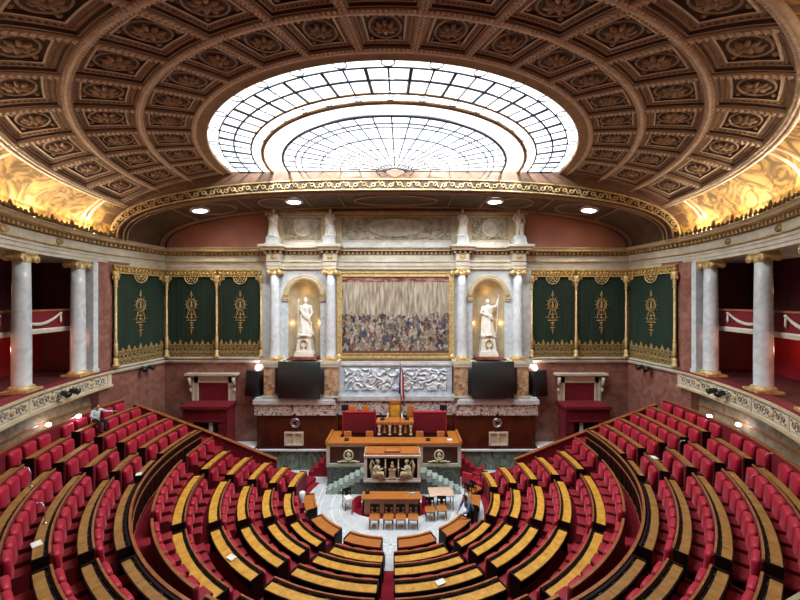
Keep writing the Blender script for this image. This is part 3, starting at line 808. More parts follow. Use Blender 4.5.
m.build('pavilion_entablature', A['cream'], pav); md.build('dentil_band', A['dentil'], pav); mg.build('gilt_dentils', A['gilt'], pav, kind='stuff')
m = M()
for s in SIDES:
    for x in (4.1,7.6): m.lathe([(.001,.04),(.1,.05),(.16,0)], 12, T=TR(s*x,21.3,13.17,0,pi/2)); m.box(s*x-.26,s*x+.26,21.28,21.3,12.98,13.02); m.box(s*x-.26,s*x+.26,21.28,21.3,13.33,13.37)
m.build('gilt_rosettes', A['gilt'], pav)
# end wall columns
wc = make_column(.3,.255,6.76,12.45,.42,'wall_column','x',grp='marble columns of the end wall')
for i, (x, lab) in enumerate(((-7.6,'outer column left of the warrior niche'),(-4.1,'column between left niche and tapestry'),(4.1,'column between tapestry and right niche'),(7.6,'outer column right of the spear statue niche'))):
    o = wc if i == 0 else copy_tree(wc)
    o.location = (x, 21.6, 6.76); o['label'] = 'pale marble end wall '+lab
# attic
at = empty('wall_attic', kind='structure')
m = M(); m.box(-8.1,8.1,21.9,22.4,13.9,16.05); m.box(-8.3,8.3,21.75,22.4,15.85,16.0)
for s in SIDES:
    m.box(*sorted((s*3.55,s*4.6)),21.75,22.0,13.9,15.9); m.box(*sorted((s*7.2,s*8.1)),21.75,22.0,13.9,15.9)
m.build('attic_face', A['cream2'], at)
m = M(); m.box(-8.25,8.25,21.7,22.4,16.0,16.1); m.box(-8.15,8.15,21.72,22.0,15.8,15.85); m.build('attic_cornice', A['giltd'], at)
m = M(); m.box(-3.5,3.5,21.82,21.9,13.92,14.25)
for s in SIDES: m.box(*sorted((s*4.65,s*7.15)),21.82,21.9,13.92,14.25)
m.build('attic_plinth', A['white'], at)

def relief(name, w, h, amp, mt, seed, fx=2.2, void=None, nx=None, smoothv=False):
    nx = nx or int(w*22); nz = max(12, int(h*nx/w)); m = M(); vs = []
    for j in range(nz+1):
        for i in range(nx+1):
            x = -w/2+w*i/nx; z = -h/2+h*j/nz
            p = Vector((x*fx+seed*7.3, seed, z*fx))
            q = p+Vector((noise.noise(p*.8+Vector((3,1,2))), 0, noise.noise(p*.8+Vector((9,4,1)))))*1.1
            v = 1-abs(noise.noise(q))*2.4; v = max(0, v)**1.5*.7+.3*max(0, noise.noise(q*2.6)+.3)
            if void:
                d = void(x, z)
                if d < 1: v = .55 if d < .82 else .95
            e = min(i, nx-i, j, nz-j); v *= min(1, e/2)
            vs.append((x, -amp*v, z))
    m.add(vs, [(j*(nx+1)+i, j*(nx+1)+i+1, (j+1)*(nx+1)+i+1, (j+1)*(nx+1)+i) for j in range(nz) for i in range(nx)], 0, smoothv)
    return m.build(name, mt)
def frame(m, x0,x1,z0,z1,y0,y1,w, mi=0):
    m.box(x0,x1,y0,y1,z1-w,z1,mi); m.box(x0,x1,y0,y1,z0,z0+w,mi); m.box(x0,x0+w,y0,y1,z0+w,z1-w,mi); m.box(x1-w,x1,y0,y1,z0+w,z1-w,mi)
def add_text(body, size, loc, mt, parent=None, ext=.01, name='inscription', rx=pi/2, rz=0):
    cu = bpy.data.curves.new(name,'FONT'); cu.body = body; cu.size = size; cu.extrude = ext; cu.align_x = 'CENTER'; cu.align_y = 'CENTER'
    tmp = bpy.data.objects.new(name+'_curve', cu); COL.objects.link(tmp)
    dg = bpy.context.evaluated_depsgraph_get(); me = bpy.data.meshes.new_from_object(tmp.evaluated_get(dg))
    bpy.data.objects.remove(tmp); me.materials.clear(); me.materials.append(mt)
    o = bpy.data.objects.new(name, me); COL.objects.link(o); o.location = loc; o.rotation_euler = (rx,0,rz)
    if parent: o.parent = parent
    return o
for nm, x, w, vf, lab in (('l',-5.92,2.35,lambda x,z: sqrt(x*x+z*z)/.55,'grey scroll relief with a round cartouche, left of the attic'),
                      ('r',5.92,2.35,lambda x,z: sqrt(x*x+z*z)/.55,'grey scroll relief with a round cartouche, right of the attic'),
                      ('c',0,6.9,lambda x,z: sqrt((x/1.75)**2+((z-.05)/.55)**2),'long grey relief with an inscribed oval at the attic centre')):
    r = empty('attic_relief', (x, 21.86, 15.02), label=lab, cat='relief')
    o = relief('carving', w, 1.45, .2, A['relief2'], {'l':1,'r':2,'c':3}[nm], 4, vf); o.parent = r
    m = M(); frame(m, -w/2-.1, w/2+.1, -.82, .82, -.06, .0, .1); m.build('frame', A['cream2'], r)
    m = M()
    if nm == 'c':
        m.tube([(1.75*cos(t), -.13, .05+.55*sin(t)) for t in [j*pi/20 for j in range(40)]], .05, 6, closed=True); m.build('oval_rim', A['relief2'], r)
        add_text('LIBERTE  ORDRE PUBLIC', .24, (0,-.09,.08), A['giltd'], r, .01)
    else:
        m.tube([(.55*cos(t), -.13, .55*sin(t)) for t in [j*pi/14 for j in range(28)]], .05, 6, closed=True); m.build('round_rim', A['relief2'], r)

# tapestry
tp = empty('framed_tapestry', (-.06, YP, 9.55), label='large woven tapestry in a gilded frame at the centre of the end wall', cat='tapestry')
m = M(); m.box(-3.4,3.4,-.06,.05,-2.42,2.42); m.build('woven_cloth', A['tapestry'], tp)
m = M(); frame(m, -3.72,3.72,-2.75,2.75,-.16,.03,.1); frame(m,-3.62,3.62,-2.65,2.65,-.1,.03,.16); frame(m,-3.47,3.47,-2.5,2.5,-.14,.03,.07)
for sx in (-1,1):
    for sz in (-1,1): m.ball((sx*3.62,-.12,sz*2.65),.2,.09,.2,8)
m.build('gilt_frame', A['gilt'], tp)
# relief under the tapestry
rl = empty('marble_frieze', (-.05, 21.8, 5.5), label='carved white marble frieze in a pale frame below the tapestry', cat='relief')
o = relief('carving', 6.5, 1.45, .2, A['relief'], 5, 2.6, None, 170); o.parent = rl
m = M(); frame(m,-3.55,3.55,-.98,1.0,-.12,.2,.12); frame(m,-3.43,3.43,-.86,.88,-.05,.2,.16); m.box(-3.3,3.3,.0,.2,-.8,.8); m.box(-3.65,3.65,-.2,.2,-1.06,-.96); m.build('frame', A['bluewhite'], rl)

# ---- statues --------------------------------------------------------
def voxel(o, size, smooth=1):
    md = o.modifiers.new('r','REMESH'); md.mode = 'VOXEL'; md.voxel_size = size; md.use_smooth_shade = True
    if smooth: sm = o.modifiers.new('s','SMOOTH'); sm.factor = .5; sm.iterations = smooth
    dg = bpy.context.evaluated_depsgraph_get(); me = bpy.data.meshes.new_from_object(o.evaluated_get(dg))
    o.modifiers.clear(); old = o.data; o.data = me; me.name = old.name; return o
def robe(m, h, seed, fold=.07, wf=1, twist=.4):
    # loft of folded cloth from feet (0) to neck (.82 h)
    prof = [(0,.19,.16),(.03,.2,.17),(.2,.17,.15),(.38,.155,.125),(.5,.15,.115),(.6,.125,.1),(.68,.14,.105),(.76,.155,.1),(.81,.13,.08),(.835,.06,.055),(.86,.045,.045)]
    n = 40; vs = []
    for t, rx, ry in prof:
        for i in range(n):
            a = 2*pi*i/n
            f = 1+fold*max(0,1-t/.85)*1.6*sin(a*7+seed+t*3*twist*4)+fold*.7*sin(a*11+seed*2+t*9)*(t < .82)
            vs.append((rx*wf*h*f*cos(a)+.012*h*sin(t*6+seed), ry*wf*h*f*sin(a), t*h))
    k = len(prof)
    m.add(vs, [(j*n+i, j*n+(i+1)%n, (j+1)*n+(i+1)%n, (j+1)*n+i) for j in range(k-1) for i in range(n)]+[tuple(range(n-1,-1,-1)), tuple((k-1)*n+i for i in range(n))], 0, True)
    # diagonal drape
    for q in range(3):
        m.tube([(-.13*h,-.05*h,(.74-.03*q)*h),(-.04*h,-.12*h,(.62-.03*q)*h),(.07*h,-.13*h,(.54-.04*q)*h),(.15*h,-.06*h,(.5-.04*q)*h)], [.02*h,.024*h,.024*h,.02*h], 6)
def head(m, h, z, helmet=False, tx=0):
    r = .062*h
    m.ball((tx,0,z), r*.82, r*.98, r*1.2, 14)
    m.ball((tx,-r*.95,z-.1*r), r*.16, r*.28, r*.3, 6)      # nose
    m.ball((tx,-r*.7,z-.75*r), r*.4, r*.35, r*.3, 8)       # chin
    for sx in (-1,1): m.ball((tx+sx*r*.82,0,z-.05*r), r*.14,r*.25,r*.3,6); m.ball((tx+sx*r*.33,-r*.85,z-.5*r+r*.65), r*.2,r*.1,r*.08,6)
    m.ball((tx,r*.25,z+.25*r), r*.95, r*1.0, r*1.05, 12)   # hair
    if helmet: m.tube([(tx,-r*.9,z+r*.7),(tx,-r*.3,z+r*1.6),(tx,r*.7,z+r*1.5),(tx,r*1.4,z+r*.3)], [r*.2,r*.35,r*.4,r*.2], 8); m.lathe([(r*1.12,z+r*.3),(r*1.05,z+r*.45)],14,T=TR(tx,0,0))
def arm(m, h, pts, hand=True):
    pts = [Vector(p)*h for p in pts]
    m.tube(pts, [.045*h,.034*h,.022*h][:len(pts)], 10)
    m.ball(pts[0], .048*h, n=8); m.ball(pts[1], .034*h, n=8)
    if hand:
        p = pts[-1]; d = (pts[-1]-pts[-2]).normalized(); m.ball(p+d*.02*h, .022*h,.016*h,.028*h,8)
        for k in range(4): m.tube([p+d*.02*h+Vector(((k-1.5)*.009*h,0,0)), p+d*.045*h+Vector(((k-1.5)*.01*h,-.008*h,-.006*h))], .006*h, 5)
def statue(name, loc, h, pose, seed, base, label, rz=0, extra=None, vox=.018):
    root = empty(name, loc, rz, label=label, cat='statue')
    m = M(); nude = pose == 'nude'
    if not nude: robe(m, h, seed)
    else:
        for sx, dy in ((-1,-.03),(1,.02)):
            m.tube([(sx*.05*h,0,.5*h),(sx*.065*h,dy*h-.02*h,.28*h),(sx*.07*h,dy*h,.04*h)], [.075*h,.055*h,.03*h], 10); m.ball((sx*.07*h,dy*h-.035*h,.02*h), .03*h,.06*h,.02*h,8)
        m.tube([(0,0,.46*h),(0,0,.58*h),(0,0,.72*h),(0,0,.8*h),(0,0,.87*h)], [.1*h,.085*h,.12*h,.09*h,.035*h], 14)
        m.tube([(-.12*h,0,.52*h),(0,-.09*h,.5*h),(.12*h,0,.47*h),(.14*h,.02*h,.2*h)], [.03*h,.045*h,.05*h,.03*h], 8)
        m.tube([(.13*h,.06*h,0),(.12*h,.06*h,.3*h)], [.06*h,.05*h], 8)
    head(m, h, .935*h, pose == 'warrior')
    P = {'warrior': [[(-.13,0,.78),(-.2,-.02,.63),(-.15,-.12,.74)], [(.13,0,.78),(.19,-.02,.62),(.14,-.1,.5)]],
         'raised':  [[(-.13,0,.78),(-.19,-.03,.63),(-.08,-.12,.58)], [(.13,0,.78),(.24,-.02,.82),(.27,-.04,.98)]],
         'book':    [[(-.12,0,.78),(-.18,-.03,.64),(-.08,-.12,.66)], [(.12,0,.78),(.17,-.02,.62),(.15,-.06,.46)]],
         'veil':    [[(-.12,0,.78),(-.17,-.03,.62),(-.15,-.08,.45)], [(.12,0,.78),(.18,-.04,.64),(.05,-.12,.68)]],
         'nude':    [[(-.13,0,.8),(-.21,.0,.68),(-.13,-.04,.56)], [(.13,0,.8),(.2,0,.65),(.2,-.04,.48)]]}[pose]
    for p in P: arm(m, h, p)
    if extra: extra(m, h)
    m.lathe([(.2*h,-.01),(.2*h,.03*h)], 20)
    o = m.build('figure', A['statue'], root); voxel(o, vox, 1)
    base(root)
    return root
def big_base(root):
    m = M(); m.box(-.6,.6,-.42,.2,-1.3,-1.12); m.box(-.55,.55,-.38,.2,-1.12,-1.0); m.add([(-.5,-.34,-1),(.5,-.34,-1),(.5,.34,-1),(-.5,.34,-1),(-.4,-.3,-.1),(.4,-.3,-.1),(.4,.3,-.1),(-.4,.3,-.1)],[(0,3,2,1),(4,5,6,7),(0,1,5,4),(1,2,6,5),(2,3,7,6),(3,0,4,7)]); m.box(-.46,.46,-.36,.36,-.1,0)
    m.build('plinth', A['statue'], root)
    m = M(); m.box(-.84,.84,-.6,.05,-1.47,-1.3); m.build('red_marble_step', A['redmarble'], root)
    m = M(); m.tube([(.2*cos(t), -.37, -.5+.24*sin(t)) for t in [-pi/2+.35+j*(2*pi-.7)/18 for j in range(19)]], .045, 6)
    for sx in (-1,1): m.tube([(sx*.06,-.37,-.72),(sx*.2,-.37,-.78)], .025, 5)
    m.build('gilt_wreath', A['gilt'], root)
def staff(m, h): m.tube([(-.17*h,-.14*h,.02*h),(-.155*h,-.14*h,.9*h)], .012*h, 8); m.ball((-.155*h,-.14*h,.95*h),.03*h,.01*h,.05*h,8); m.tube([(.02*h,-.14*h,.5*h),(.22*h,-.1*h,.33*h)], .014*h, 6)
def spear(m, h): m.tube([(.22*h,-.06*h,.02*h),(.3*h,-.05*h,1.14*h)], .01*h, 8)
statue('standing_statue', (-NX, 22.25, 8.23), 2.35, 'warrior', 1.2, big_base, 'white marble helmeted figure with staff in the left niche', extra=staff)
statue('standing_statue', (NX, 22.25, 8.23), 2.3, 'raised', 2.9, big_base, 'white marble robed figure raising a spear in the right niche', extra=spear)
def small_base(root):
    m = M(); m.box(-.36,.36,-.3,.3,-.42,-.06); m.box(-.32,.32,-.27,.27,-.06,0.02); m.box(-.42,.42,-.35,.35,-.5,-.42); m.build('plinth', A['white'], root)
for x, pose, sd, lab in ((-7.6,'book',3.1,'small robed statue at the left end of the attic'),(-4.1,'veil',.4,'small draped statue on the attic above the left tapestry column'),
                  (4.1,'book',5.2,'small draped statue on the attic above the right tapestry column'),(7.6,'nude',2,'small bare-chested statue at the right end of the attic')):
    statue('attic_statue', (x, 21.36, 14.42), 1.68, pose, sd, small_base, lab, vox=.02)

# ---- green hangings -------------------------------------------------
def hanging(loc, w, rz, lab):
    r = empty('green_hanging', loc, rz, label=lab, cat='wall hanging', group='green velvet wall hangings')
    h = 5.15
    m = M(); n = 30; vs = [(-w/2+w*i/n, -.03-.012*sin(i*2.1), z) for z in (0,h) for i in range(n+1)]
    m.add(vs, [(i,i+1,n+2+i,n+1+i) for i in range(n)], 0, True); m.box(-w/2,w/2,-.01,.02,0,h); m.build('velvet', A['velgreen'], r)
    m = M(); m.box(-w/2,w/2,-.06,-.03,.0,.82); m.build('lace_border', A['lace'], r)
    m = M()
    k = 9
    for i in range(k):
        x = -w/2+w*(i+.5)/k; hh = .3 if i % 2 == k//2 % 2 else .16
        m.prism([(x-.1,.82),(x+.1,.82),(x+.06,.82+hh*.6),(x,.82+hh),(x-.06,.82+hh*.6)], -.055,-.035); m.ball((x,-.05,.82+hh*.5),.035,.02,.05,6)
    for z in (.04,.3,.36,.78): m.box(-w/2,w/2,-.075,-.055,z-.015,z+.015)
    m.build('lace_finials', A['giltd'], r)
    m = M(); cz = 3.35
    m.tube([(.3*cos(t), -.06, cz+.36*sin(t)) for t in [j*pi/12 for j in range(24)]], .035, 5, closed=True)
    m.tube([(.2*cos(t), -.06, cz+.25*sin(t)) for t in [j*pi/8 for j in range(16)]], .018, 4, closed=True)
    for k in range(12): t = k*pi/6; m.tube([(.36*cos(t),-.06,cz+.42*sin(t)),(.46*cos(t),-.06,cz+.54*sin(t))], .015, 4)
    for j in range(5): m.ball((0,-.06,cz-.15+.08*j), .1-.012*j, .02, .05, 6)
    for dz, sz in ((.6,.1),(.72,.06),(.82,.03)): m.ball((0,-.06,cz+dz), sz, .02, .07, 6)
    for x in (-.24,.24): m.tube([(x*.5,-.06,cz-.42),(x,-.06,cz-.6),(x*1.1,-.06,cz-.85),(x*.4,-.06,cz-.98)], .022, 5); m.tube([(x*1.1,-.06,cz-.8),(x*1.9,-.06,cz-.8)], .014, 4); m.ball((x*1.15,-.06,cz-1.0),.05,.02,.04,6)
    m.tube([(-.3,-.06,cz-1.02),(.3,-.06,cz-1.02)], .025, 5); m.tube([(-.15,-.06,cz-.62),(.15,-.06,cz-.62)], .03, 5); m.tube([(-.1,-.06,cz-.82),(.1,-.06,cz-.82)], .05, 5)
    for j, wd in enumerate((.16,.1,.18,.08,.05)): m.ball((0,-.06,cz-1.18-.15*j), wd, .02, .05, 6)
    m.tube([(0,-.06,cz-.5),(0,-.06,cz-1.9)], .016, 4)
    m.build('embroidered_emblem', A['giltd'], r)
    m = M()
    m.tube([(.42*cos(t),-.08,h-.02-.45*sin(t)) for t in [j*pi/12 for j in range(13)]], .04, 5)
    m.tube([(.28*cos(t),-.08,h-.02-.3*sin(t)) for t in [j*pi/8 for j in range(9)]], .025, 5)
    for j in range(5): t = pi*(j+.5)/5; m.tube([(0,-.08,h-.05),(.36*cos(t),-.08,h-.04-.38*sin(t))], .02, 4)
    m.build('gilt_pelmet', A['gilt'], r)
    for sx in (-1,1):
        m = M()
        for q in range(3): m.tube([(sx*(w/2-.1-.12*q),-.08,h),(sx*(w/2-.1-.1*q),-.08,h-.15),(sx*(w/2-.04),-.08,h-.62+.16*q)], .04, 5)
        m.ball((sx*(w/2-.28),-.08,h-.15),.1,.03,.1,6)
        m.build('corner_bracket', A['gilt'], r)
    m = M(); m.box(-w/2-.02,w/2+.02,-.12,.02,h,h+.42); m.build('fretwork_frieze', A['giltlace'], r)
    m = M(); m.box(-w/2-.02,w/2+.02,-.15,.02,h+.38,h+.44); m.box(-w/2-.02,w/2+.02,-.15,.02,h-.02,h+.04)
    k = int(w/.22)
    for i in range(k): x = -w/2+w*(i+.5)/k; m.ball((x,-.13,h+.2),.07,.04,.13 if i % 2 else .08,6)
    m.build('frieze_leaves', A['gilt'], r)
    return r
ZH = 6.85
labs = ['nearest the pavilion','in the corner of the end wall','on the side wall']
for s in SIDES:
    hanging((s*10.02, YW-.03, ZH), 2.7, 0, 'dark green velvet hanging, %s end wall, nearest the pavilion' % side_word(s))
    hanging((s*13.15, YW-.03, ZH), 3.2, 0, 'dark green velvet hanging, %s end wall, toward the corner' % side_word(s))
    p, q = Vector((s*15.43,18.7)), Vector((s*14.92,YW-.05)); c = (p+q)/2; d = q-p
    nrm = Vector((d.y,-d.x)).normalized()*(-1 if s > 0 else 1)
    # orientation: local -Y must face the hall
    ang = atan2(nrm.x, -nrm.y)
    cc = c+nrm*.02
    hanging((cc.x, cc.y, ZH), (q-p).length-.2, ang, 'dark green velvet hanging on the %s side wall by the arch' % side_word(s))
# gilt colonnettes
def colonnette():
    r = empty('gilt_colonnette', group='gilded colonnettes between the hangings', cat='column', label='x')
    m = M(); m.lathe([(.16,0),(.16,.12),(.1,.2),(.13,.4),(.07,.5)], 10); m.build('foot', A['gilt'], r)
    m = M(); m.lathe([(.07,.5),(.085,.8),(.085,1.3),(.06,1.36),(.09,1.42),(.06,1.5),(.055,4.3)], 10); m.build('shaft', A['gilt'], r)
    m = M(); m.lathe([(.055,4.3),(.1,4.36),(.07,4.45),(.1,4.8),(.15,5.05),(.15,5.2)], 10)
    for k in range(6): a = k*pi/3; m.ball((.13*cos(a),.13*sin(a),4.85),.05,.05,.1,6)
    m.build('capital', A['gilt'], r); return r
cn = colonnette(); first = True
for s in SIDES:
    for x, y, t in ((8.62,YW-.22,'beside the pavilion'),(11.45,YW-.22,'between the end wall hangings'),(14.62,YW-.24,'in the corner'),(15.18,18.75,'beside the arch pier')):
        o = cn if first else copy_tree(cn); first = False
        o.location = (s*x, y, ZH); o['label'] = 'slender gilded colonnette, %s side, %s' % (side_word(s), t)
# white string under the hangings
tr = empty('trim_2', kind='structure')
m = M(); pth = [(-15.45,18.65),(-14.9,YW),(-8.6,YW)]; prof = [(-.1,6.5),(.14,6.5),(.2,6.6),(.2,6.68),(.08,6.72),(.26,6.78),(.26,6.85),(-.1,6.85)]
m.sweep(pth, prof); m.sweep([(8.6,YW),(14.9,YW),(15.45,18.65)], prof); m.build('white_string', A['cream'], tr)
# pavilion side trim, gilt vertical on corner pier
# ---- doors ----------------------------------------------------------
for i, s in enumerate(SIDES):
    d = empty('door_%d' % (i+1), (s*11.75, YW, 0), kind='structure')
    m = M(); frame_w = .42
    m.box(-1.38,-.96,-.1,.02,1.4,5.6); m.box(.96,1.38,-.1,.02,1.4,5.6); m.box(-1.38,1.38,-.1,.02,5.2,5.62)
    m.box(-1.3,-1.22,-.14,0,1.4,5.6); m.box(1.22,1.3,-.14,0,1.4,5.6); m.box(-1.06,-.98,-.13,0,1.4,5.28); m.box(.98,1.06,-.13,0,1.4,5.28); m.box(-1.06,1.06,-.13,0,5.2,5.28)
    m.box(-1.55,1.55,-.2,0,5.62,5.72); m.box(-1.66,1.66,-.4,0,5.72,5.84); m.box(-1.6,1.6,-.3,0,5.66,5.74)
    m.build('marble_casing', A['cream'], d)
    m = M()
    for sx in (-1,1):
        m.tube([(sx*1.4,-.12,5.6),(sx*1.4,-.3,5.5),(sx*1.4,-.24,5.2),(sx*1.4,-.12,4.95)], [.1,.12,.09,.06], 8); m.ball((sx*1.4,-.28,5.46),.12,n=8); m.ball((sx*1.4,-.16,4.75),.09,.07,.14,8)
    m.build('console_bracket', A['cream'], d)
    m = M(); m.box(-.97,.97,-.02,.0,1.4,5.2); m.build('door_leaf', A['redboard'], d)
    # red porch in front of the door
    p = empty('entry_porch', (s*11.65, 21.55, 1.4), label='red draped entry porch with glazed door, %s of the pavilion' % side_word(s), cat='porch')
    m = M(); m.box(-1.3,-1.2,-.6,.6,0,2.5); m.box(1.2,1.3,-.6,.6,0,2.5); m.box(-1.3,1.3,-.6,-.5,1.75,2.5)
    m.box(*sorted((s*-1.3,s*-.85)),-.62,-.5,0,2.5); m.box(*sorted((s*1.15,s*1.3)),-.62,-.5,0,2.5); m.build('red_walls', A['redboard'], p)
    m = M(); m.box(-1.42,1.42,-.74,.62,2.5,2.66); m.box(-1.36,1.36,-.68,.62,2.4,2.5); m.box(-1.3,1.3,-.66,-.6,1.68,1.78); m.build('cornice', A['redboard'], p)
    m = M(); m.box(*sorted((s*-.82,s*1.12)),-.45,-.43,0,1.7); m.build('glazed_door', A['black'], p)
    for xx in (-.45, .75): m = M(); m.box(*sorted((s*xx,s*(xx+.22))),-.5,-.46,.1,1.6); m.build('white_curtain', A['paper'], p)
# raised landings behind the tiers
for s in SIDES:
    q = empty('floor_landing', kind='structure'); x0, x1 = sorted((s*8.75, s*14.95))
    m = M(); m.box(x0,x1,20.28,YW,0,1.34); m.build('landing_body', A['green'], q)
    m = M(); m.box(x0,x1,20.25,YW,1.34,1.4); m.build('landing_edge', A['flagwhite'], q)
# screens and speakers on the end wall
for s in SIDES:
    o = empty('display_screen', (s*NX, 20.93, 4.52), label='large black display screen under the %s niche' % side_word(s), cat='screen')
    m = M(); rbox(m,-1.28,1.28,-.08,.02,.0,2.25,.03,1); m.build('panel', A['screen'], o)
    m = M(); rbox(m,-1.5,1.5,.03,.12,.25,1.85,.03,1); m.build('rear_panel', A['black'], o)
    m = M(); m.box(-.3,.3,.12,.5,.0,.5); m.build('stand', A['black'], o)
    o = empty('wall_speaker', (s*8.95, 21.75, 4.35), s*.3, label='black box speaker tilted on the wall, %s of the pavilion' % side_word(s), cat='speaker')
    m = M(); T = Matrix.Rotation(-.08,4,'X'); rbox(m,-.5,.5,-.3,.2,.1,1.7,.03,1,T=T); m.build('cabinet', A['black'], o)
    m = M(); m.box(-.06,.06,.1,.4,.7,.9); m.build('bracket', A['black'], o)
    m = M(); m.lathe([(.04,0),(.14,.03),(.17,.12),(.1,.26),(.02,.3)],12); 
    o = m.build('wall_lamp', A['glow'], None); o.location = (s*8.75, 21.85, 6.1); tag(o, 'small white lamp at the foot of the %s hangings' % side_word(s), 'lamp')
    # voting board and round medal
    o = empty('round_medallion', (s*6.22, 21.3, 2.95), label='round silver medallion on a dark bracket, %s mahogany panel' % side_word(s), cat='medallion')
    m = M(); m.tube([(.24*cos(t),-.08,.24*sin(t)) for t in [j*pi/12 for j in range(24)]], .07, 8, closed=True); m.lathe([(.001,.05),(.16,.05),(.2,0)],16,T=TR(0,0,0,0,pi/2)); m.build('silver_ring', A['chrome'], o)
    m = M(); m.box(-.12,.12,-.1,0,.24,.62); m.ball((0,-.1,.5),.12,n=8); m.build('bracket', A['black'], o)
    m = M(); m.ball((0,-.08,0),.1,.05,.12,8); m.build('centre', A['black'], o)
    o = empty('indicator_board', (s*6.3, 21.3, 1.95), label='gilt framed indicator board on the %s mahogany panel' % side_word(s), cat='board')
    m = M(); frame(m,-.58,.58,-.42,.42,-.1,0,.1); m.box(-.04,.04,-.1,0,-.32,.32); m.build('gilt_frame', A['cof_cream'], o)
    m = M(); m.box(-.48,-.04,-.03,0,-.32,.1); m.build('cream_face', A['cream'], o)
    m = M(); m.box(.04,.48,-.03,0,-.32,.1); m.build('yellow_face', A['ivory'], o)
    m = M(); m.box(-.48,.48,-.03,0,.1,.32); m.build('top_strip', A['pinktable'], o)
# balcony projectors
for s in SIDES:
    for a, r, z, t in ((11.5,15.0,6.35,'on the balcony front near the column'),(-1,0,0,'on the side wall string')):
        if r: x, y = ring(a, r); x = -s*x
        else: x, y, z = s*14.95, 20.6, 6.45
        o = empty('stage_projector', (x,y,z), atan2(0-x, y-17), label='black projector lamps %s, %s side' % (t, side_word(s)), cat='spotlight')
        m = M(); m.tube([(-.3,0,0),(.3,0,0)], .035, 6); m.tube([(0,.15,-.1),(0,0,0)], .03, 6); m.build('bar', A['black'], o)
        m = M()
        for q in (-.22,.18): m.lathe([(.08,0),(.12,.08),(.12,.3),(.14,.36)], 10, T=TR(q,0,.05,q,pi/2+.3))
        m.build('lamp_head', A['black'], o)
# ================================================================== ROSTRUM
pod = empty('speakers_platform', (0,0,0), label='green marble platform carrying the long official desk', cat='platform')
XC = -.1
m = M(); m.box(XC-3.75,XC+3.75,19.45,21.25,0,1.06); m.build('platform_body', A['greendark'], pod)
m = M(); m.box(XC-3.8,XC+3.8,19.4,21.25,1.06,1.14); m.build('platform_top', A['green'], pod)
for s in SIDES:
    st = empty('marble_staircase', label='pale marble staircase rising to the tribune from the %s' % side_word(s), cat='staircase')
    m = M(); mw = M(); mp0 = M(); n = 7
    for k in range(n):
        xa = XC+s*(3.6-.3*k); xb = XC+s*1.45; z = 1.12*(k+1)/n
        m.box(*sorted((xa,xb)), 18.75, 19.4, z-1.12/n, z-.04); mw.box(*sorted((xa+s*.04,xa-s*.32)), 18.7, 19.4, z-.05, z)
    # low parapet following the stairs
    for k in range(n):
        xa = XC+s*(3.6-.3*k); z = 1.12*(k+1)/n
        mw.box(*sorted((xa,xa-s*.3)), 18.62, 18.72, z-.3, z+.06)
        mp0 = M(); mp0.box(*sorted((xa,xa-s*.06)), 18.6, 18.74, z-.2, z+.22); mp0.build('baluster', A['palegreen'], st)
    mp = M(); mp.prism([(XC+s*3.65,0),(XC+s*1.45,0),(XC+s*1.45,1.05),(XC+s*3.65,.12)], 18.64, 18.72)
    m.build('steps', A['green'], st); mw.build('pale_nosing', A['palegreen'], st); mp.build('side_wall', A['greendark'], st)
    # red carpeted side steps of the platform
    r = empty('carpeted_steps', label='red carpeted steps at the %s end of the platform' % side_word(s), cat='steps')
    m = M()
    for k in range(4): m.box(*sorted((XC+s*3.85, XC+s*(5.1-.3*k))), 20.5, 21.15, .27*k, .27*(k+1))
    m.build('red_steps', A['carpet'], r)

def medallion(par, x, y, z):
    o = empty('relief_medallion', (x,y,z), parent=None) if 0 else bpy.data.objects.new('relief_medallion', None)
    COL.objects.link(o); o.parent = par; o.location = (x,y,z)
    m = M(); m.tube([(.25*cos(t),0,.27*sin(t)) for t in [j*pi/12 for j in range(24)]], .05, 6, closed=True); m.build('ring', A['ivory'], o)
    m = M(); m.ball((0,0,.02),.12,.06,.17,8); m.ball((.1,-.02,.0),.05,.04,.06,6); m.ball((0,0,-.16),.15,.05,.07,8); m.build('head_profile', A['ivory'], o)
    m = M(); 
    for s in SIDES: m.tube([(s*.05,0,-.36),(s*.3,0,-.32),(s*.55,0,-.38),(s*.62,0,-.33)], [.05,.045,.04,.02], 6)
    m.build('garland', A['ivory'], o)
dk = empty('official_desk', (XC,19.5,1.14), label='long wooden official desk with two relief medallions on mahogany panels', cat='desk')
m = M(); m.box(-3.72,3.72,0,.1,0,1.2)
for s in SIDES: m.box(*sorted((s*3.62,s*3.72)),0,1.65,0,1.2)
m.build('mahogany_front', A['mahog'], dk)
m = M()
for s in SIDES:
    frame(m, *sorted((s*1.5, s*3.75)), 0, 1.22, -.06, .02, .14)
    m.box(*sorted((s*3.7,s*3.8)),-.05,1.7,0,1.22)
m.box(-1.6,1.6,-.05,.02,1.08,1.22); m.build('cream_frame', A['cream'], dk)
m = M(); m.box(-3.85,3.85,-.12,.75,1.22,1.32)
for s in SIDES: m.box(*sorted((s*3.2,s*3.85)),.75,1.7,1.22,1.32); m.box(*sorted((s*3.72,s*3.85)),-.1,1.7,1.32,1.42)
m.build('wooden_top', A['wood'], dk)
for s in SIDES: medallion(dk, s*2.55, -.08, .62)
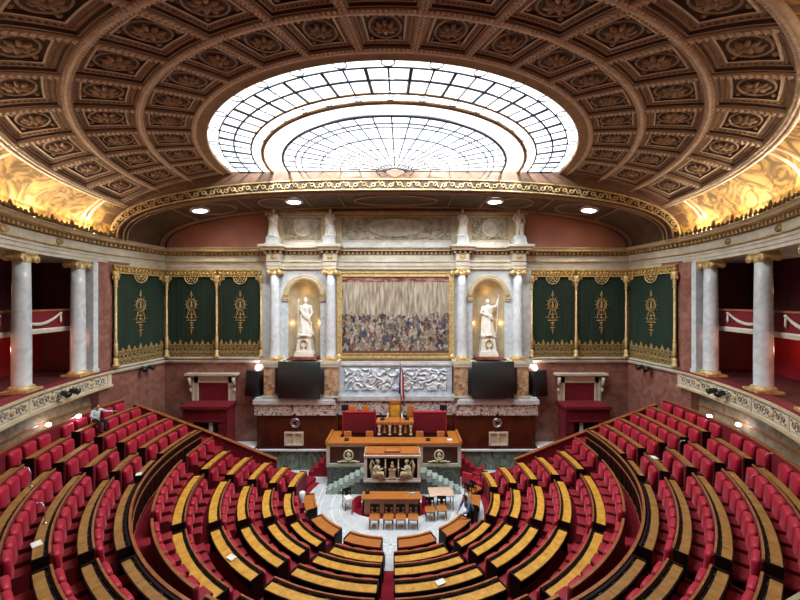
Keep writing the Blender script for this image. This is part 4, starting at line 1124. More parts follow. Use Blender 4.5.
# presidential box
pb = empty('presiding_desk', (XC+.05,20.42,1.14), label='raised mahogany presiding desk with white and gilt columns', cat='desk')
m = M(); m.box(-1.0,1.0,0,.6,0,2.1); m.box(-1.0,1.0,-.12,0,0,1.45); m.build('mahogany_case', A['mahog'], pb)
m = M(); m.box(-1.06,1.06,-.16,.3,1.32,1.42); m.build('base_moulding', A['ebony'], pb)
m = M(); m.box(-1.1,1.1,-.2,.62,2.1,2.2); m.build('wooden_top', A['wood'], pb)
m = M(); m.box(-1.05,1.05,-.14,-.02,2.02,2.1); m.build('cornice', A['cream'], pb)
for x in (-.93,-.31,.31,.93):
    m = M(); m.lathe([(.06,0),(.055,.45)],12,T=TR(x,-.08,1.45)); m.box(x-.09,x+.09,-.16,0,1.88,2.03); m.box(x-.08,x+.08,-.15,0,1.4,1.47); m.build('column', A['statue'], pb)
for x in (-.62,0,.62):
    m = M(); m.ball((x,-.03,1.74),.07,.05,.2,8); m.ball((x,-.03,1.96),.05,.04,.05,6); m.ball((x,-.03,1.54),.1,.05,.06,6); m.build('gilt_figure', A['gilt'], pb)
# president's chair
ch = empty('presiding_chair', (XC+.02,21.17,2.4), label='carved wooden chair with honey leather back behind the presiding desk', cat='chair')
m = M(); rbox(m,-.38,.38,-.12,.28,.3,.6,.05); m.build('seat', A['wood'], ch)
m = M(); rbox(m,-.3,.3,.3,.4,.6,1.62,.04); m.build('leather_back', A['gold_leather'], ch)
m = M(); m.box(-.4,-.3,.28,.42,.3,1.75); m.box(.3,.4,.28,.42,.3,1.75); m.box(-.4,.4,.28,.42,1.62,1.78); m.build('frame', A['wood'], ch)
for s in SIDES:
    m = M(); m.tube([(s*.42,.3,1.05),(s*.44,-.1,1.0),(s*.42,-.12,.3)], .05, 6); m.build('arm', A['statue'], ch)
m = M(); m.box(-.42,.42,-.12,.28,-.1,.3); m.build('base', A['mahog'], ch)
m = M(); m.box(XC-3.3,XC+3.3,21.26,21.69,0,2.3); m.box(XC-3.3,XC+3.3,21.02,21.255,1.15,2.3); m.build('rear_platform', A['mahog'], None, label='dark mahogany step behind the presiding desk', cat='platform')
# red screens on either side
for s in SIDES:
    o = empty('red_screen', (XC+s*2.15,21.08,2.3), label='red fabric screen panel %s of the presiding chair' % side_word(s), cat='screen')
    m = M(); m.box(-.98,.98,-.05,.02,0.1,1.32); m.build('fabric', A['redboard'], o)
    m = M(); m.box(-1.02,1.02,-.07,.04,1.32,1.4); m.box(-1.02,-.98,-.07,.04,0,1.4); m.box(.98,1.02,-.07,.04,0,1.4); m.build('frame', A['flagred'], o)
def simple_chair(loc, rz, lab, seatm='wood', frame_m='ebony', backm='ebony', grp=None, h=.92, name='wooden_chair', openb=True):
    r = empty(name, loc, rz, label=lab, cat='chair', group=grp)
    m = M(); rbox(m,-.24,.24,-.24,.24,.42,.49,.02); m.build('seat', A[seatm], r)
    for sx in (-1,1):
        m = M(); m.tube([(sx*.2,-.2,.0),(sx*.2,-.2,.43)], [.018,.026], 6); m.build('leg', A[frame_m], r)
        m = M(); m.tube([(sx*.2,.24,.0),(sx*.2,.2,.45),(sx*.2,.24,h)], [.018,.026,.022], 6); m.build('leg', A[frame_m], r)
    m = M()
    if openb: m.box(-.2,.2,.2,.245,h-.14,h); m.box(-.2,.2,.2,.235,h-.3,h-.26); m.box(-.07,.07,.2,.235,.55,h-.1)
    else: rbox(m,-.2,.2,.19,.25,.55,h,.02)
    m.build('backrest', A[backm], r)
    return r
for i, (x, t) in enumerate(((-2.75,'far left'),(-1.45,'second from left'),(1.5,'second from right'),(2.75,'far right'))):
    simple_chair((XC+x,20.6,1.14), pi, 'low tan-backed chair behind the long desk, %s' % t, 'velvet', 'rail', 'wood', 'chairs behind the official desk', 1.62, 'desk_chair', False)
for i, (x, t) in enumerate(((-2.6,'far left'),(-1.8,'beside the dark screen'),(1.0,'right of the presiding chair'))):
    simple_chair((XC+x,21.37,2.3), pi, 'tan chair back above the red screens, %s' % t, 'velvet', 'rail', 'wood', 'chairs behind the red screens', 1.75, 'usher_chair', False)
for x, t in ((-3.05,'left'),(3.0,'right')):
    o = empty('desk_monitor', (XC+x,21.2,3.72), label='small black monitor above the %s red screen' % t, cat='monitor'); m = M(); m.box(-.22,.22,0,.05,.0,.32); m.build('screen', A['black'], o); m = M(); m.box(-.04,.04,.02,.06,-1.4,.05); m.build('stand', A['black'], o)
for x, y, z, t in ((-2.7,19.75,2.46,'left part of the long desk'),(1.35+.6,19.75,2.46,'right part of the long desk'),(-.7,20.6,3.34,'left side of the presiding desk'),(.75,20.65,3.34,'right side of the presiding desk')):
    o = empty('desk_telephone', (XC+x,y,z), label='black telephone on the %s' % t, cat='telephone'); m = M(); rbox(m,-.13,.13,-.1,.1,0,.09,.02,1); m.build('body', A['black'], o); m = M(); m.tube([(-.12,-.02,.1),(0,-.02,.14),(.12,-.02,.1)], .03, 6); m.build('handset', A['black'], o)
m = M(); m.box(-.14,.14,-.1,.1,0,.04); o = m.build('paper_stack', A['paper'], None, label='white paper stack at the right end of the long desk', cat='paper'); o.location = (XC+3.2,19.8,2.46)
for x in (-.9,.95):
    pass
# microphones stems of the presiding desk
for s in SIDES:
    o = empty('microphone', (XC+s*.35,20.35,3.34), label='thin desk microphone at the %s of the presiding desk' % side_word(s), cat='microphone'); m = M(); m.tube([(0,0,0),(0,.05,.2),(0,.15,.28)], .012, 5); m.build('stem', A['black'], o); m = M(); m.ball((0,.17,.3),.03,n=6); m.build('head', A['black'], o)
# tribune
tr_ = empty('orators_tribune', (XC-.05,18.35,0), label='orator tribune with ivory relief of two seated robed figures', cat='tribune')
m = M(); m.box(-1.46,1.46,0,.95,0,.9); m.build('marble_base', A['greendark'], tr_)
m = M(); m.box(-1.44,1.44,.02,.95,.9,2.2); m.build('mahogany_body', A['ebony'], tr_)
m = M(); frame(m,-1.48,1.48,.88,2.26,-.06,.06,.14); m.box(-1.52,1.52,-.08,.95,.84,.93); m.box(-1.5,1.5,-.1,.08,2.2,2.27)
for s in SIDES: m.box(*sorted((s*1.4,s*1.5)),0,.95,.88,2.3)
m.build('white_marble_frame', A['statue'], tr_)
m = M(); m.box(-1.46,1.46,-.04,.85,2.27,2.36); m.build('wooden_top', A['wood'], tr_)
m = M(); rbox(m,-.42,.42,.0,.5,2.36,2.5,.03,1); m.build('lectern', A['wood'], tr_)
def seated(m, s):
    # generic seated robed figure facing the centre, low relief
    X = s*.78
    m.ball((X,-.02,1.42),.2,.08,.22,10); m.ball((X,-.03,1.6),.17,.08,.16,10); m.ball((X-s*.04,-.04,1.92),.085,.07,.11,10); m.ball((X+s*.03,-.02,1.96),.09,.06,.1,8)
    m.tube([(X,-.03,1.75),(X-s*.02,-.04,1.85)], .05, 8)
    m.tube([(X,-.04,1.3),(X-s*.25,-.08,1.32),(X-s*.32,-.06,1.06)], [.14,.12,.08], 10)
    m.tube([(X,-.04,1.24),(X-s*.18,-.07,1.22),(X-s*.14,-.06,1.04)], [.13,.11,.1], 10)
    m.tube([(X-s*.02,-.06,1.7),(X-s*.1,-.08,1.5),(X-s*.3,-.08,1.58)], [.06,.05,.035], 8)
    m.tube([(X+s*.1,-.03,1.7),(X+s*.2,-.05,1.5),(X+s*.08,-.07,1.38)], [.06,.05,.04], 8)
    m.tube([(X-s*.34,-.06,1.04),(X-s*.45,-.05,1.03)], .045, 6)
    for q in range(4): m.tube([(X+s*(.2-.06*q),-.06,1.45),(X+s*(.22-.09*q),-.09,1.22),(X+s*(.2-.12*q),-.07,1.03)], .035, 6)
    m.box(*sorted((X+s*.05,X+s*.34)),-.05,.02,1.02,1.24)
    m.tube([(X+s*.3,-.03,1.25),(X+s*.36,-.03,1.7),(X+s*.3,-.03,2.0),(X+s*.12,-.02,1.7)], [.05,.09,.05,.04], 8)
for s, nm in ((-1,'l'),(1,'r')):
    m = M(); seated(m, s); m.build('seated_figure', A['ivory'], tr_)
m = M(); m.box(-.17,.17,-.06,.03,1.02,1.5); m.box(-.2,.2,-.08,.03,1.46,1.53); m.box(-.2,.2,-.08,.03,1.02,1.1); m.ball((0,-.04,1.66),.11,.06,.1,8); m.ball((0,-.04,1.82),.07,.06,.1,10); m.tube([(0,-.04,1.7),(0,-.04,1.76)],.04,6); m.build('bust_on_pedestal', A['ivory'], tr_)
for x in (-.36,.33):
    m = M(); m.tube([(x,-.03,1.02),(x,-.03,1.95)], .035, 8); m.ball((x,-.03,2.0),.06,.05,.07,8); m.ball((x,-.03,1.6),.08,.05,.05,8); m.build('torch', A['ivory'], tr_)
# stenographers' desk
sd = empty('clerks_table', (XC-.05,16.8,0), label='honey wood clerks table in front of the tribune', cat='table')
m = M(); m.box(-1.4,1.4,0,.06,0.02,.78)
for s in SIDES: m.box(*sorted((s*1.32,s*1.4)),0,.55,.02,.78)
m.build('brown_panel', A['rail'], sd)
m = M(); m.box(-1.45,1.45,-.05,.62,.78,.84); m.build('table_top', A['wood'], sd)
m = M(); m.box(-1.43,1.43,-.02,.08,0,.05); m.build('plinth', A['mahog'], sd)
for x, mt, t, nm in ((-1.2,'black','black box at the left end of the clerks table','box'),(.95,'black','small black device by the right end of the clerks table','device')):
    m = M(); rbox(m,-.1,.1,-.08,.08,0,.14,.015,1); o = m.build('desk_'+nm, A[mt], None, label=t, cat='device'); o.location = (XC+x-.05,17.25,.845)
m = M(); m.box(-.15,.15,-.02,.02,0,.12); o = m.build('name_card', A['paper'], None, label='white card on the clerks table near the black device', cat='card'); o.location = (XC+.95,17.1,.845)
m = M(); m.lathe([(1.95,0),(1.95,.014)], 40, T=TR(XC-.05,17.35,.0), sy=.42); m.build('round_carpet', A['carpet'], None, label='red oval carpet under the clerks table', cat='carpet')
m = M()
for s in SIDES:
    m2 = M(); m2.add([(0,0,0)],[]) if 0 else None
for s in SIDES:   # curved red wing screens
    m = M(); m.sweep([(XC-.05+s*(1.52+.4*sin(t)), 17.45-.6*(1-cos(t))*1.0) for t in [j*pi/2/8 for j in range(9)]][::(1 if s < 0 else -1)], [(-.02,0),(-.02,.62),(.02,.62),(.02,0)])
    m.build('wing_screen', A['velvet'], None, label='curved red screen at the %s of the clerks table' % side_word(s), cat='screen')
for i, (x, t) in enumerate(((-.8,'leftmost'),(-.15,'second from left'),(.42,'third from left'),(1.0,'rightmost'))):
    simple_chair((XC+x,15.98,.0), random.uniform(-.08,.08), 'orange-seated dark wooden chair at the clerks table, %s' % t, grp='chairs along the clerks table')
for x, y, t in ((1.82,16.55,'left of the two by the pink table'),(2.4,16.65,'right of the two by the pink table')):
    simple_chair((XC+x,y,0), random.uniform(-.2,.2), 'dark wooden chair with orange seat, %s' % t, grp='chairs at the pale pink table')
pt = empty('pink_table', (2.35,17.5,0), .05, label='small pale pink table right of the clerks table', cat='table')
m = M(); rbox(m,-.62,.62,-.42,.42,.74,.79,.015,1); m.build('table_top', A['pinktable'], pt)
m = M(); m.box(-.15,.05,-.1,.05,.79,.793); m.build('top_notepad', A['cream2'], pt)
for sx in (-1,1):
    for sy in (-1,1): m = M(); m.tube([(sx*.55,sy*.35,0),(sx*.55,sy*.35,.75)], .025, 6); m.build('leg', A['mahog'], pt)
o = simple_chair((-2.35,17.4,0), .5, 'dark chair holding white papers, left of the tribune', 'cream', grp=None)
m = M(); m.box(-.16,.16,-.2,.2,0,.06); q = m.build('white_papers', A['paper'], None, label='white papers lying on the chair left of the tribune', cat='paper'); q.location = (-2.35,17.4,.495); q.rotation_euler = (0,0,.5)
for x, y, rz, t in ((3.95,18.15,.9,'nearest the stairs'),(4.3,18.4,.7,'behind the nearer one')):
    simple_chair((x,y,0), rz+pi/2, 'orange-seated wooden chair right of the staircase, %s' % t, grp='chairs right of the staircase')
def armchair(loc, rz, lab):
    r = empty('red_armchair', loc, rz, label=lab, cat='armchair', group='red armchairs beside the platform')
    m = M(); rbox(m,-.26,.26,-.28,.22,.3,.46,.04); m.build('seat', A['velvet'], r)
    m = M(); rbox(m,-.28,.28,.18,.3,.4,.95,.05); m.build('backrest', A['velvet'], r)
    for s in SIDES: m = M(); rbox(m,*sorted((s*.26,s*.34)),-.25,.25,.15,.64,.03); m.build('armrest', A['velvet'], r)
    for sx in (-1,1):
        for sy in (-1,1): m = M(); m.tube([(sx*.25,sy*.22,0),(sx*.25,sy*.22,.3)], .025, 6); m.build('leg', A['mahog'], r)
for x, y, rz, t in ((4.75,19.95,-2.2,'nearest to the tiers'),(4.6,18.95,-2.0,'middle one'),(4.1,19.3,2.6,'closest to the marble stairs')):
    armchair((x,y,0), rz, 'red velvet armchair right of the platform, %s' % t)
m = M(); m.lathe([(.16,0),(.16,.62),(.12,.66),(.001,.68)], 16); o = m.build('waste_bin', A['flagwhite'], None, label='white cylindrical bin at the left edge of the marble floor', cat='bin'); o.location = (-4.75,17.7,0)
# flag
fg = empty('national_flag', (.27,21.42,2.3), label='tricolour flag hanging from a pole before the marble frieze', cat='flag')
m = M(); m.tube([(0,0,0),(0,0,4.2)], .022, 8); m.build('pole', A['giltd'], fg)
m = M(); m.lathe([(.03,0),(.06,.06),(.0,.22)], 8, T=TR(0,0,4.18)); m.build('finial', A['gilt'], fg)
m = M(); m.box(-.2,.2,-.04,.04,0,.06); m.lathe([(.12,0),(.05,.1)],10); m.build('foot', A['mahog'], fg)
for i, (mt, nm) in enumerate((('blue','blue_band'),('flagwhite','white_band'),('flagred','red_band'))):
    m = M(); vs = []; fs = []; nz = 14
    for j in range(nz+1):
        t = j/nz; z = 4.15-1.7*t
        for q in range(4):
            u = (i+q/3)/3; wdt = .06+.36*t**.7+.04*sin(6*t)
            vs.append((.02+(u-.35)*wdt, -.05-.05*sin(u*14+t*2), z-.35*u*t-.12*u))
    for j in range(nz):
        for q in range(3): fs.append((j*4+q, j*4+q+1, (j+1)*4+q+1, (j+1)*4+q))
    m.add(vs, fs, 0, True); o = m.build(nm, A[mt], fg); md = o.modifiers.new('t','SOLIDIFY'); md.thickness = .015

# ---- people ----------------------------------------------------------
def figure(name, loc, rz, label, J, mats, hh=1.68):
    root = empty(name, loc, rz, label=label, cat='person')
    V = {k: Vector(v) for k, v in J.items()}
    m = M()
    m.tube([V['neck']-Vector((0,0,.05)), V['neck'], V['head']-Vector((0,0,.06))], [.07,.055,.05], 10)
    h = V['head']; m.ball(h, .075,.092,.115, 14); m.ball(h+Vector((0,-.09,-.01)), .016,.024,.03,6); m.ball(h+Vector((0,-.055,-.085)), .04,.04,.03,8)
    for sx in (-1,1): m.ball(h+Vector((sx*.077,0,-.01)), .012,.02,.03,6)
    m.tube([V['neck'], V['chest'], V['pelvis']], [.08,.125,.12], 12)
    for sd in 'LR':
        m.tube([V['sh'+sd], V['el'+sd], V['ha'+sd]], [.045,.036,.026], 8)
        d = (V['ha'+sd]-V['el'+sd]).normalized(); p = V['ha'+sd]; m.ball(p+d*.045, .036,.02,.045,8)
        side = d.cross(Vector((0,0,1))); side = side.normalized() if side.length > .01 else Vector((1,0,0))
        for k in range(4): m.tube([p+d*.07+side*(k-1.5)*.018, p+d*.11+side*(k-1.5)*.02, p+d*(.135+.01*(k in (1,2)))+side*(k-1.5)*.02+Vector((0,0,-.02))], [.01,.009,.008], 5)
        m.tube([p+d*.03+side*.035, p+d*.07+side*.06+Vector((0,0,-.01))], [.012,.01], 5)
        m.tube([V['hi'+sd], V['kn'+sd], V['an'+sd]], [.085,.058,.038], 10)
    o = m.build('body', A['skin'], root); voxel(o, .012, 1)
    # clothes
    m = M(); m.tube([V['neck']-Vector((0,0,.03)), V['chest']+Vector((0,0,.1)), V['chest'], V['pelvis']+Vector((0,0,.02)), V['pelvis']-Vector((0,0,.1))], [.075,.15,.155,.15,.155], 14)
    for sd in 'LR':
        m.tube([V['neck']-Vector((0,0,.06)), V['sh'+sd], V['el'+sd], V['el'+sd].lerp(V['ha'+sd], .85)], [.07,.068,.054,.04], 10)
        for t in (.3,.6,.9): m.ball(V['sh'+sd].lerp(V['el'+sd], t), .062-.012*t, n=8)
    o = m.build(mats[1], A[mats[0]], root); voxel(o, .014, 1)
    m = M(); m.tube([V['pelvis']+Vector((0,0,.04)), V['pelvis']-Vector((0,0,.1))], [.145,.15], 12)
    for sd in 'LR': m.tube([V['hi'+sd]+Vector((0,0,.03)), V['kn'+sd], V['an'+sd]], [.105,.078,.06], 10)
    o = m.build('trousers', A[mats[2]], root); voxel(o, .014, 1)
    m = M(); m.ball(h+Vector((0,.022,.03)), .087,.095,.108, 12)
    if mats[3]: m.tube([h+Vector((0,.07,.02)), h+Vector((0,.1,-.12)), h+Vector((0,.09,-.28)), h+Vector((0,.07,-.36))], [.075,.065,.05,.02], 8)
    m.build('hair', A['hair'], root)
    for sd in 'LR': m = M(); p = V['an'+sd]; rbox(m, p.x-.045, p.x+.045, p.y-.17, p.y+.07, p.z-.08, p.z+.02, .02); m.build('shoe', A['black'], root)
    return root
_p = figure('person', (3.46,15.68,0), R_(-60), 'person in a denim jacket and dark trousers leaning over the front benches',
   dict(head=(0,-.3,1.48), neck=(0,-.2,1.34), chest=(0,-.12,1.15), pelvis=(0,.05,.92), shL=(-.18,-.18,1.28), shR=(.18,-.18,1.28), elL=(-.24,-.3,1.04), elR=(.24,-.3,1.04), haL=(-.12,-.52,.93), haR=(.12,-.54,.93),
        hiL=(-.09,.05,.88), hiR=(.09,.05,.88), knL=(-.11,.0,.48), knR=(.11,.02,.48), anL=(-.11,.05,.08), anR=(.12,.08,.08)), ('denim','denim_jacket','trouser',True))
_p.scale = (1.08,1.08,1.08)
PERSON2 = dict(head=(0,-.1,1.22), neck=(0,-.04,1.07), chest=(0,0,.88), pelvis=(0,.05,.6), shL=(-.18,-.02,1.02), shR=(.18,-.02,1.02), elL=(-.28,-.12,.82), elR=(.36,-.12,.88), haL=(-.18,-.32,.72), haR=(.6,-.25,.82),
        hiL=(-.09,0,.56), hiR=(.09,0,.56), knL=(-.12,-.42,.52), knR=(.12,-.42,.52), anL=(-.12,-.42,.1), anR=(.12,-.42,.1))
figure('person', (-14.25,16.5,4.2), R_(75), 'seated person in a pale shirt reaching sideways on the top left tier', PERSON2, ('shirt','pale_shirt','trouser',False))
# ================================================================== TIERS OF BENCHES
LD = [4.15, 5.17, 6.1, 7.1, 8.15, 9.35]          # desk radii of the lower tiers
LZ = [.8, .94, 1.2, 1.45, 1.75, 2.1]
LB, LBZ = 10.35, 2.88                               # back rail of the last lower row
UD = [10.98, 11.82, 12.68, 13.55, 14.42]
UZ = [3.25, 3.57, 3.9, 4.22, 4.52]
UB, UBZ = 15.27, 4.85
YE = 20.05; YB = 19.2
def bend(r): return 90+math.degrees(math.asin(min(1,(YB-CR[1])/r)))
def aend(r):      # bearing where the circle meets the end parapet
    return 90+math.degrees(math.asin(min(1,(YE-CR[1])/r)))
LANG = [1.3, 28, 55.5, 82.7]; UANG = [14.2, 42, 68, 79]
def pol(r, a): return (CR[0]+r*sin(R_(a)), CR[1]-r*cos(R_(a)))
ordn = ['first','second','third','fourth','fifth','sixth','seventh','eighth','ninth','tenth','eleventh','twelfth','thirteenth','fourteenth','fifteenth','sixteenth','seventeenth','eighteenth']
rown = ['front','second','third','fourth','fifth','sixth']
lower_block = ['centre block','inner block','outer block','end block']
upper_block = ['inner block','outer block','narrow block','end block']
# stepped floor
fc = empty('floor_tiers', kind='structure')
m = M()
for i in range(1,6):
    r0 = LD[i]-.18; r1 = (LD[i+1] if i < 5 else LB)-.18
    m.arcbox(CR, r0, r1+.01, -aend(r0)+.2, aend(r0)-.2, 0, LZ[i]-.75, n=90)
m.arcbox(CR, LD[1]-.55, LD[1]-.17, -aend(4.8)+3, aend(4.8)-3, 0, .03, n=90)
m.arcbox(CR, LB-.18, 10.8, -aend(10), aend(10), 0, 2.0, n=90)
for i in range(5):
    r0 = UD[i]-.2; r1 = UD[i+1]-.2 if i < 4 else 15.75
    m.arcbox(CR, r0, r1+.01, -aend(r0)+.1, aend(r0)-.1, 0, UZ[i]-.75, n=100)
m.build('red_carpet_steps', A['carpet'], fc)
# parapet of the corridor
pr_ = empty('corridor_parapet', label='curved dark wood parapet between lower and upper tiers', cat='parapet')
m = M(); m.arcbox(CR, 10.68, 10.76, -96, 96, 1.9, 3.24, n=110); m.build('wood_panelling', A['ebony'], pr_)
m = M(); m.arcbox(CR, 10.68, 10.76, -96, 96, 3.24, 3.30, n=110); m.arcbox(CR, 10.65, 10.68, -96, 96, 2.9, 2.96, n=110); m.arcbox(CR, 10.65, 10.68, -96, 96, 2.1, 2.16, n=110); m.build('rail', A['rail'], pr_)
m = M()
for k in range(0, 61): a = -94+188*k/60; m.arcbox(CR, 10.655, 10.68, a-.12, a+.12, 2.16, 2.9, n=1)
m.build('upright', A['mahog2'], pr_, kind='stuff')
# end parapets
for s in SIDES:
    o = empty('end_parapet', label='sloping red parapet with wooden rail closing the %s tiers' % side_word(s), cat='parapet')
    pts = [(6.95,1.18),(11.1,2.85),(15.45,4.5)]
    m = M(); m.prism([(s*6.95,0)]+[(s*x,z) for x,z in pts]+[(s*15.45,0)], YE+.03, YE+.15); m.build('red_panel', A['redboard'], o)
    m = M()
    for (x0,z0),(x1,z1) in zip(pts, pts[1:]): m.prism([(s*x0,z0),(s*x1,z1),(s*x1,z1+.05),(s*x0,z0+.05)], YE-.02, YE+.2)
    m.box(*sorted((s*6.92,s*7.0)), YE-.0, YE+.18, 1.1, 1.24)
    m.build('wooden_rail', A['rail'], o)

def bk(m, h):     # puffy backrest with a rounded top, leaning slightly
    n = 12; prof = []
    for i in range(n+1):
        t = pi*i/n; cx_ = cos(t); prof.append((.29*abs(cx_)**.55*(1 if cx_ >= 0 else -1), h-.12+.12*abs(sin(t))**.6))
    out = [(.28,.3)]+prof+[(-.28,.3)]
    cx, cz = 0, .68; vs = []; k = len(out)
    for y, sc in ((.02,.97),(-.03,1.0),(-.10,.96),(-.135,.80)):
        for x, z in out: vs.append((x*sc, y-.05*(.9-z), cz+(z-cz)*sc))
    fs = [(j*k+i, j*k+(i+1)%k, (j+1)*k+(i+1)%k, (j+1)*k+i) for j in range(3) for i in range(k)]+[tuple(range(k)), tuple(3*k+i for i in range(k-1,-1,-1))]
    m.add(vs, fs, 0, True)
def seat_mesh(h):
    m = M(); bk(m, h); me1 = m
    c = M(); rbox(c,-.265,.265,-.5,-.1,.36,.47,.035,2)
    a = M(); a.box(-.312,-.293,-.44,-.02,.1,.54); 
    return me1, c, a
def seat_proto(h):
    r = empty('folding_seat', group='red folding seats of the tiers', cat='seat', label='x')
    b, c, a = seat_mesh(h)
    b.build('backrest', A['velvet'], r); c.build('seat_cushion', A['cushion'], r); a.build('side_panel', A['redboard'], r)
    return r
seats = []      # (dist, x, y, z, rz, kind, label)
def view_ok(x, y, z):
    dx, dy, dz = x-EYE[0], y-EYE[1], z+.7-EYE[2]
    if dy < 1: return False
    return -1.22 < dx/dy < 1.22 and dz/dy > -.93
def bench(tier, i, s, b, D, Z, zf_prev, r_back_seats, a0, a1, Dn, Zf):
    x, y = pol(D, s*(a0+a1)/2)
    vis = any(view_ok(*pol(D, s*(a0+(a1-a0)*t)), Z-.7) for t in (0,.25,.5,.75,1))
    if not vis: return
    sw = side_word(s)
    blk = (lower_block if tier == 'lower' else upper_block)[b]
    lab = '%s wooden bench desk, %s row, %s of the %s %s tier' % ('golden' if tier == 'lower' else 'tan-topped', rown[i], blk, tier, sw)
    if tier == 'lower' and i == 0: lab = 'free-standing orange desk facing the tribune, %s of the front row, %s' % (blk, sw)
    o = empty('bench_desk', label=lab, cat='desk', group='curved bench desks of the tiers')
    da = math.degrees(.03/D)
    A0, A1 = sorted((s*(a0+da), s*(a1-da)))
    def ab(name, mt, r0, r1, z0, z1, par=None, e0=0, e1=0):
        m = M(); m.arcbox(CR, r0, r1, A0+e0, A1+e1, z0, z1, n=max(3,int((A1-A0)*D/25))); return m.build(name, A[mt], par or o)
    front = tier == 'lower' and i == 0; wd = .2
    ab('back_board', 'ebony', D-.21, D-.15, zf_prev, Z+.03)
    if not front and not (tier == 'upper' and i == 0): ab('red_facing', 'redboard', D-.25, D-.21, zf_prev, Z+.0)
    if not (tier == 'upper' and i == 0): ab('top_rail', 'wood' if front else 'rail', D-.235 if not front else D-.22, D-.185 if not front else D-.14, Z+.03, Z+.08)
    if front:
        ab('desk_top', 'wood', D-.14, D+.3, Z-.04, Z+.01); ab('modesty_panel', 'ebony', D+.14, D+.18, .0, Z-.04)
    else:
        wd = .20 if tier == 'lower' else .11
        ab('desk_shelf', 'ebony', D-.15, D+wd+.02, Z-.06, Z-.01)
        m = M(); n = max(1, round((a1-a0)*pi/180*D/.58))
        for k in range(n):
            q0 = A0+(A1-A0)*(k+.008)/n; q1 = A0+(A1-A0)*(k+.992)/n
            m.arcbox(CR, D-.09, D+wd, q0, q1, Z-.01, Z+.008, n=max(1,int((q1-q0)*D/40)))
        m.build('writing_surface', A['gold_leather' if tier == 'lower' else 'tan_leather'], o)
        m = M()
        for k in range(n):
            a = A0+(A1-A0)*(k+.5)/n; p = pol(D-.115, a); m.box(-.06,.06,-.015,.015,0,.025, T=TR(p[0],p[1],Z-.005,R_(a)))
        m.build('voting_unit', A['black'], o, kind='stuff')
    for aa in (A0, A1):
        p = pol(D, aa); m = M(); m.box(-.21,.26 if front else wd+.01,-.02,.02,zf_prev-(0 if not front else 0),Z+.05, T=TR(p[0],p[1],0,R_(aa)-pi/2)); m.build('end_panel', A['ebony'], o)
    # legs
def seat_row(tier, i, s, b, r, zf, a0, a1, h):
    n = int((a1-a0)*pi/180*r/.64)
    if n < 1: return
    blk = (lower_block if tier == 'lower' else upper_block)[b]
    for k in range(n):
        a = s*(a0+(a1-a0)*(k+.5)/n); x, y = pol(r, a)
        if not view_ok(x, y, zf): continue
        d = sqrt((x-EYE[0])**2+y*y+(zf-EYE[2])**2)
        lab = 'red seat %s from its inner aisle, %s row, %s, %s %s tier' % (ordn[k] if k < 18 else 'last', rown[i], blk, tier, side_word(s))
        if tier == 'lower' and i == 5: zf = LBZ-1.05
        seats.append((d, x, y, zf, R_(a)+pi, h, lab))
for s in SIDES:
    for i, D in enumerate(LD):
        Z = LZ[i]; zf = Z-.75; zp = (LZ[i-1]-.75) if i else 0
        edges = LANG+[bend(D)]
        g = math.degrees(.24/D)
        for b in range(4):
            a0 = edges[b]+(g if b else .6); a1 = edges[b+1]-(g if b < 3 else 0)
            if i == 0:
                a0, a1 = [(4,25.5),(31,53),(61,80),(0,0)][b]
                if s > 0 and b == 2: a0, a1 = 66, 80
                if b == 3: continue
            bench('lower', i, s, b, D, Z, max(0,zp), 0, a0, a1, None, zf)
        # seats served by this desk lean on the next board
        Dn = LD[i+1] if i < 5 else LB; rs = Dn-.295; en = LANG+[bend(Dn)]; g = math.degrees(.26/Dn)
        for b in range(4):
            a0 = en[b]+(g if b else 1); a1 = en[b+1]-(g if b < 3 else 0)
            if i == 0 and s > 0 and b in (2,3): continue
            if i == 0 and b == 3: continue
            seat_row('lower', i, s, b, rs, max(0.03,zf), a0, a1, 1.0 if i else .9)
    # back boards of the last lower row
    edges = LANG+[bend(LB)]; g = math.degrees(.24/LB)
    for b in range(4):
        a0 = s*(edges[b]+g); a1 = s*(edges[b+1]-(g if b < 3 else 0)); a0, a1 = sorted((a0,a1))
        o = empty('corridor_bench', label='red back board with thin wood rail along the corridor, %s, %s side' % (lower_block[b], side_word(s)), cat='bench', group='bench backs along the corridor')
        m = M(); m.arcbox(CR, LB-.25, LB-.18, a0, a1, LZ[5]-.75, LBZ-.04, n=16); m.build('red_board', A['redboard'], o)
        m = M(); m.arcbox(CR, LB-.26, LB-.18, a0, a1, LBZ-.04, LBZ+.02, n=16); m.build('top_rail', A['rail'], o)
    for i, D in enumerate(UD):
        Z = UZ[i]; zf = Z-.75; zp = (UZ[i-1]-.75) if i else 2.2
        edges = UANG+[bend(D)]; g = math.degrees(.26/D)
        for b in range(4):
            a0 = edges[b]+g; a1 = edges[b+1]-(g if b < 3 else 0)
            bench('upper', i, s, b, D+(.03 if i == 0 else 0), Z+.02, zp, 0, a0, a1, None, zf)
        Dn = UD[i+1] if i < 4 else UB; rs = Dn-.295; en = UANG+[bend(Dn)]; g = math.degrees(.28/Dn)
        for b in range(4):
            if i == 4 and s < 0 and b == 9: continue
            seat_row('upper', i, s, b, rs, zf, en[b]+g, en[b+1]-(g if b < 3 else 0), 1.08)
    m = M(); a0, a1 = sorted((s*42, s*bend(15.2))); m.arcbox(CR, UB-.24, UB-.18, a0, a1, UZ[4]-.75, UBZ+.1, n=50)
    o = empty('top_row_bench', label='long red back board of the top row against the %s wall' % side_word(s), cat='bench'); m.build('red_board', A['redboard'], o)
    m = M(); m.arcbox(CR, UB-.26, UB-.14, a0, a1, UBZ+.1, UBZ+.16, n=50); m.build('top_rail', A['rail'], o)
seats.sort(key=lambda t: t[0])
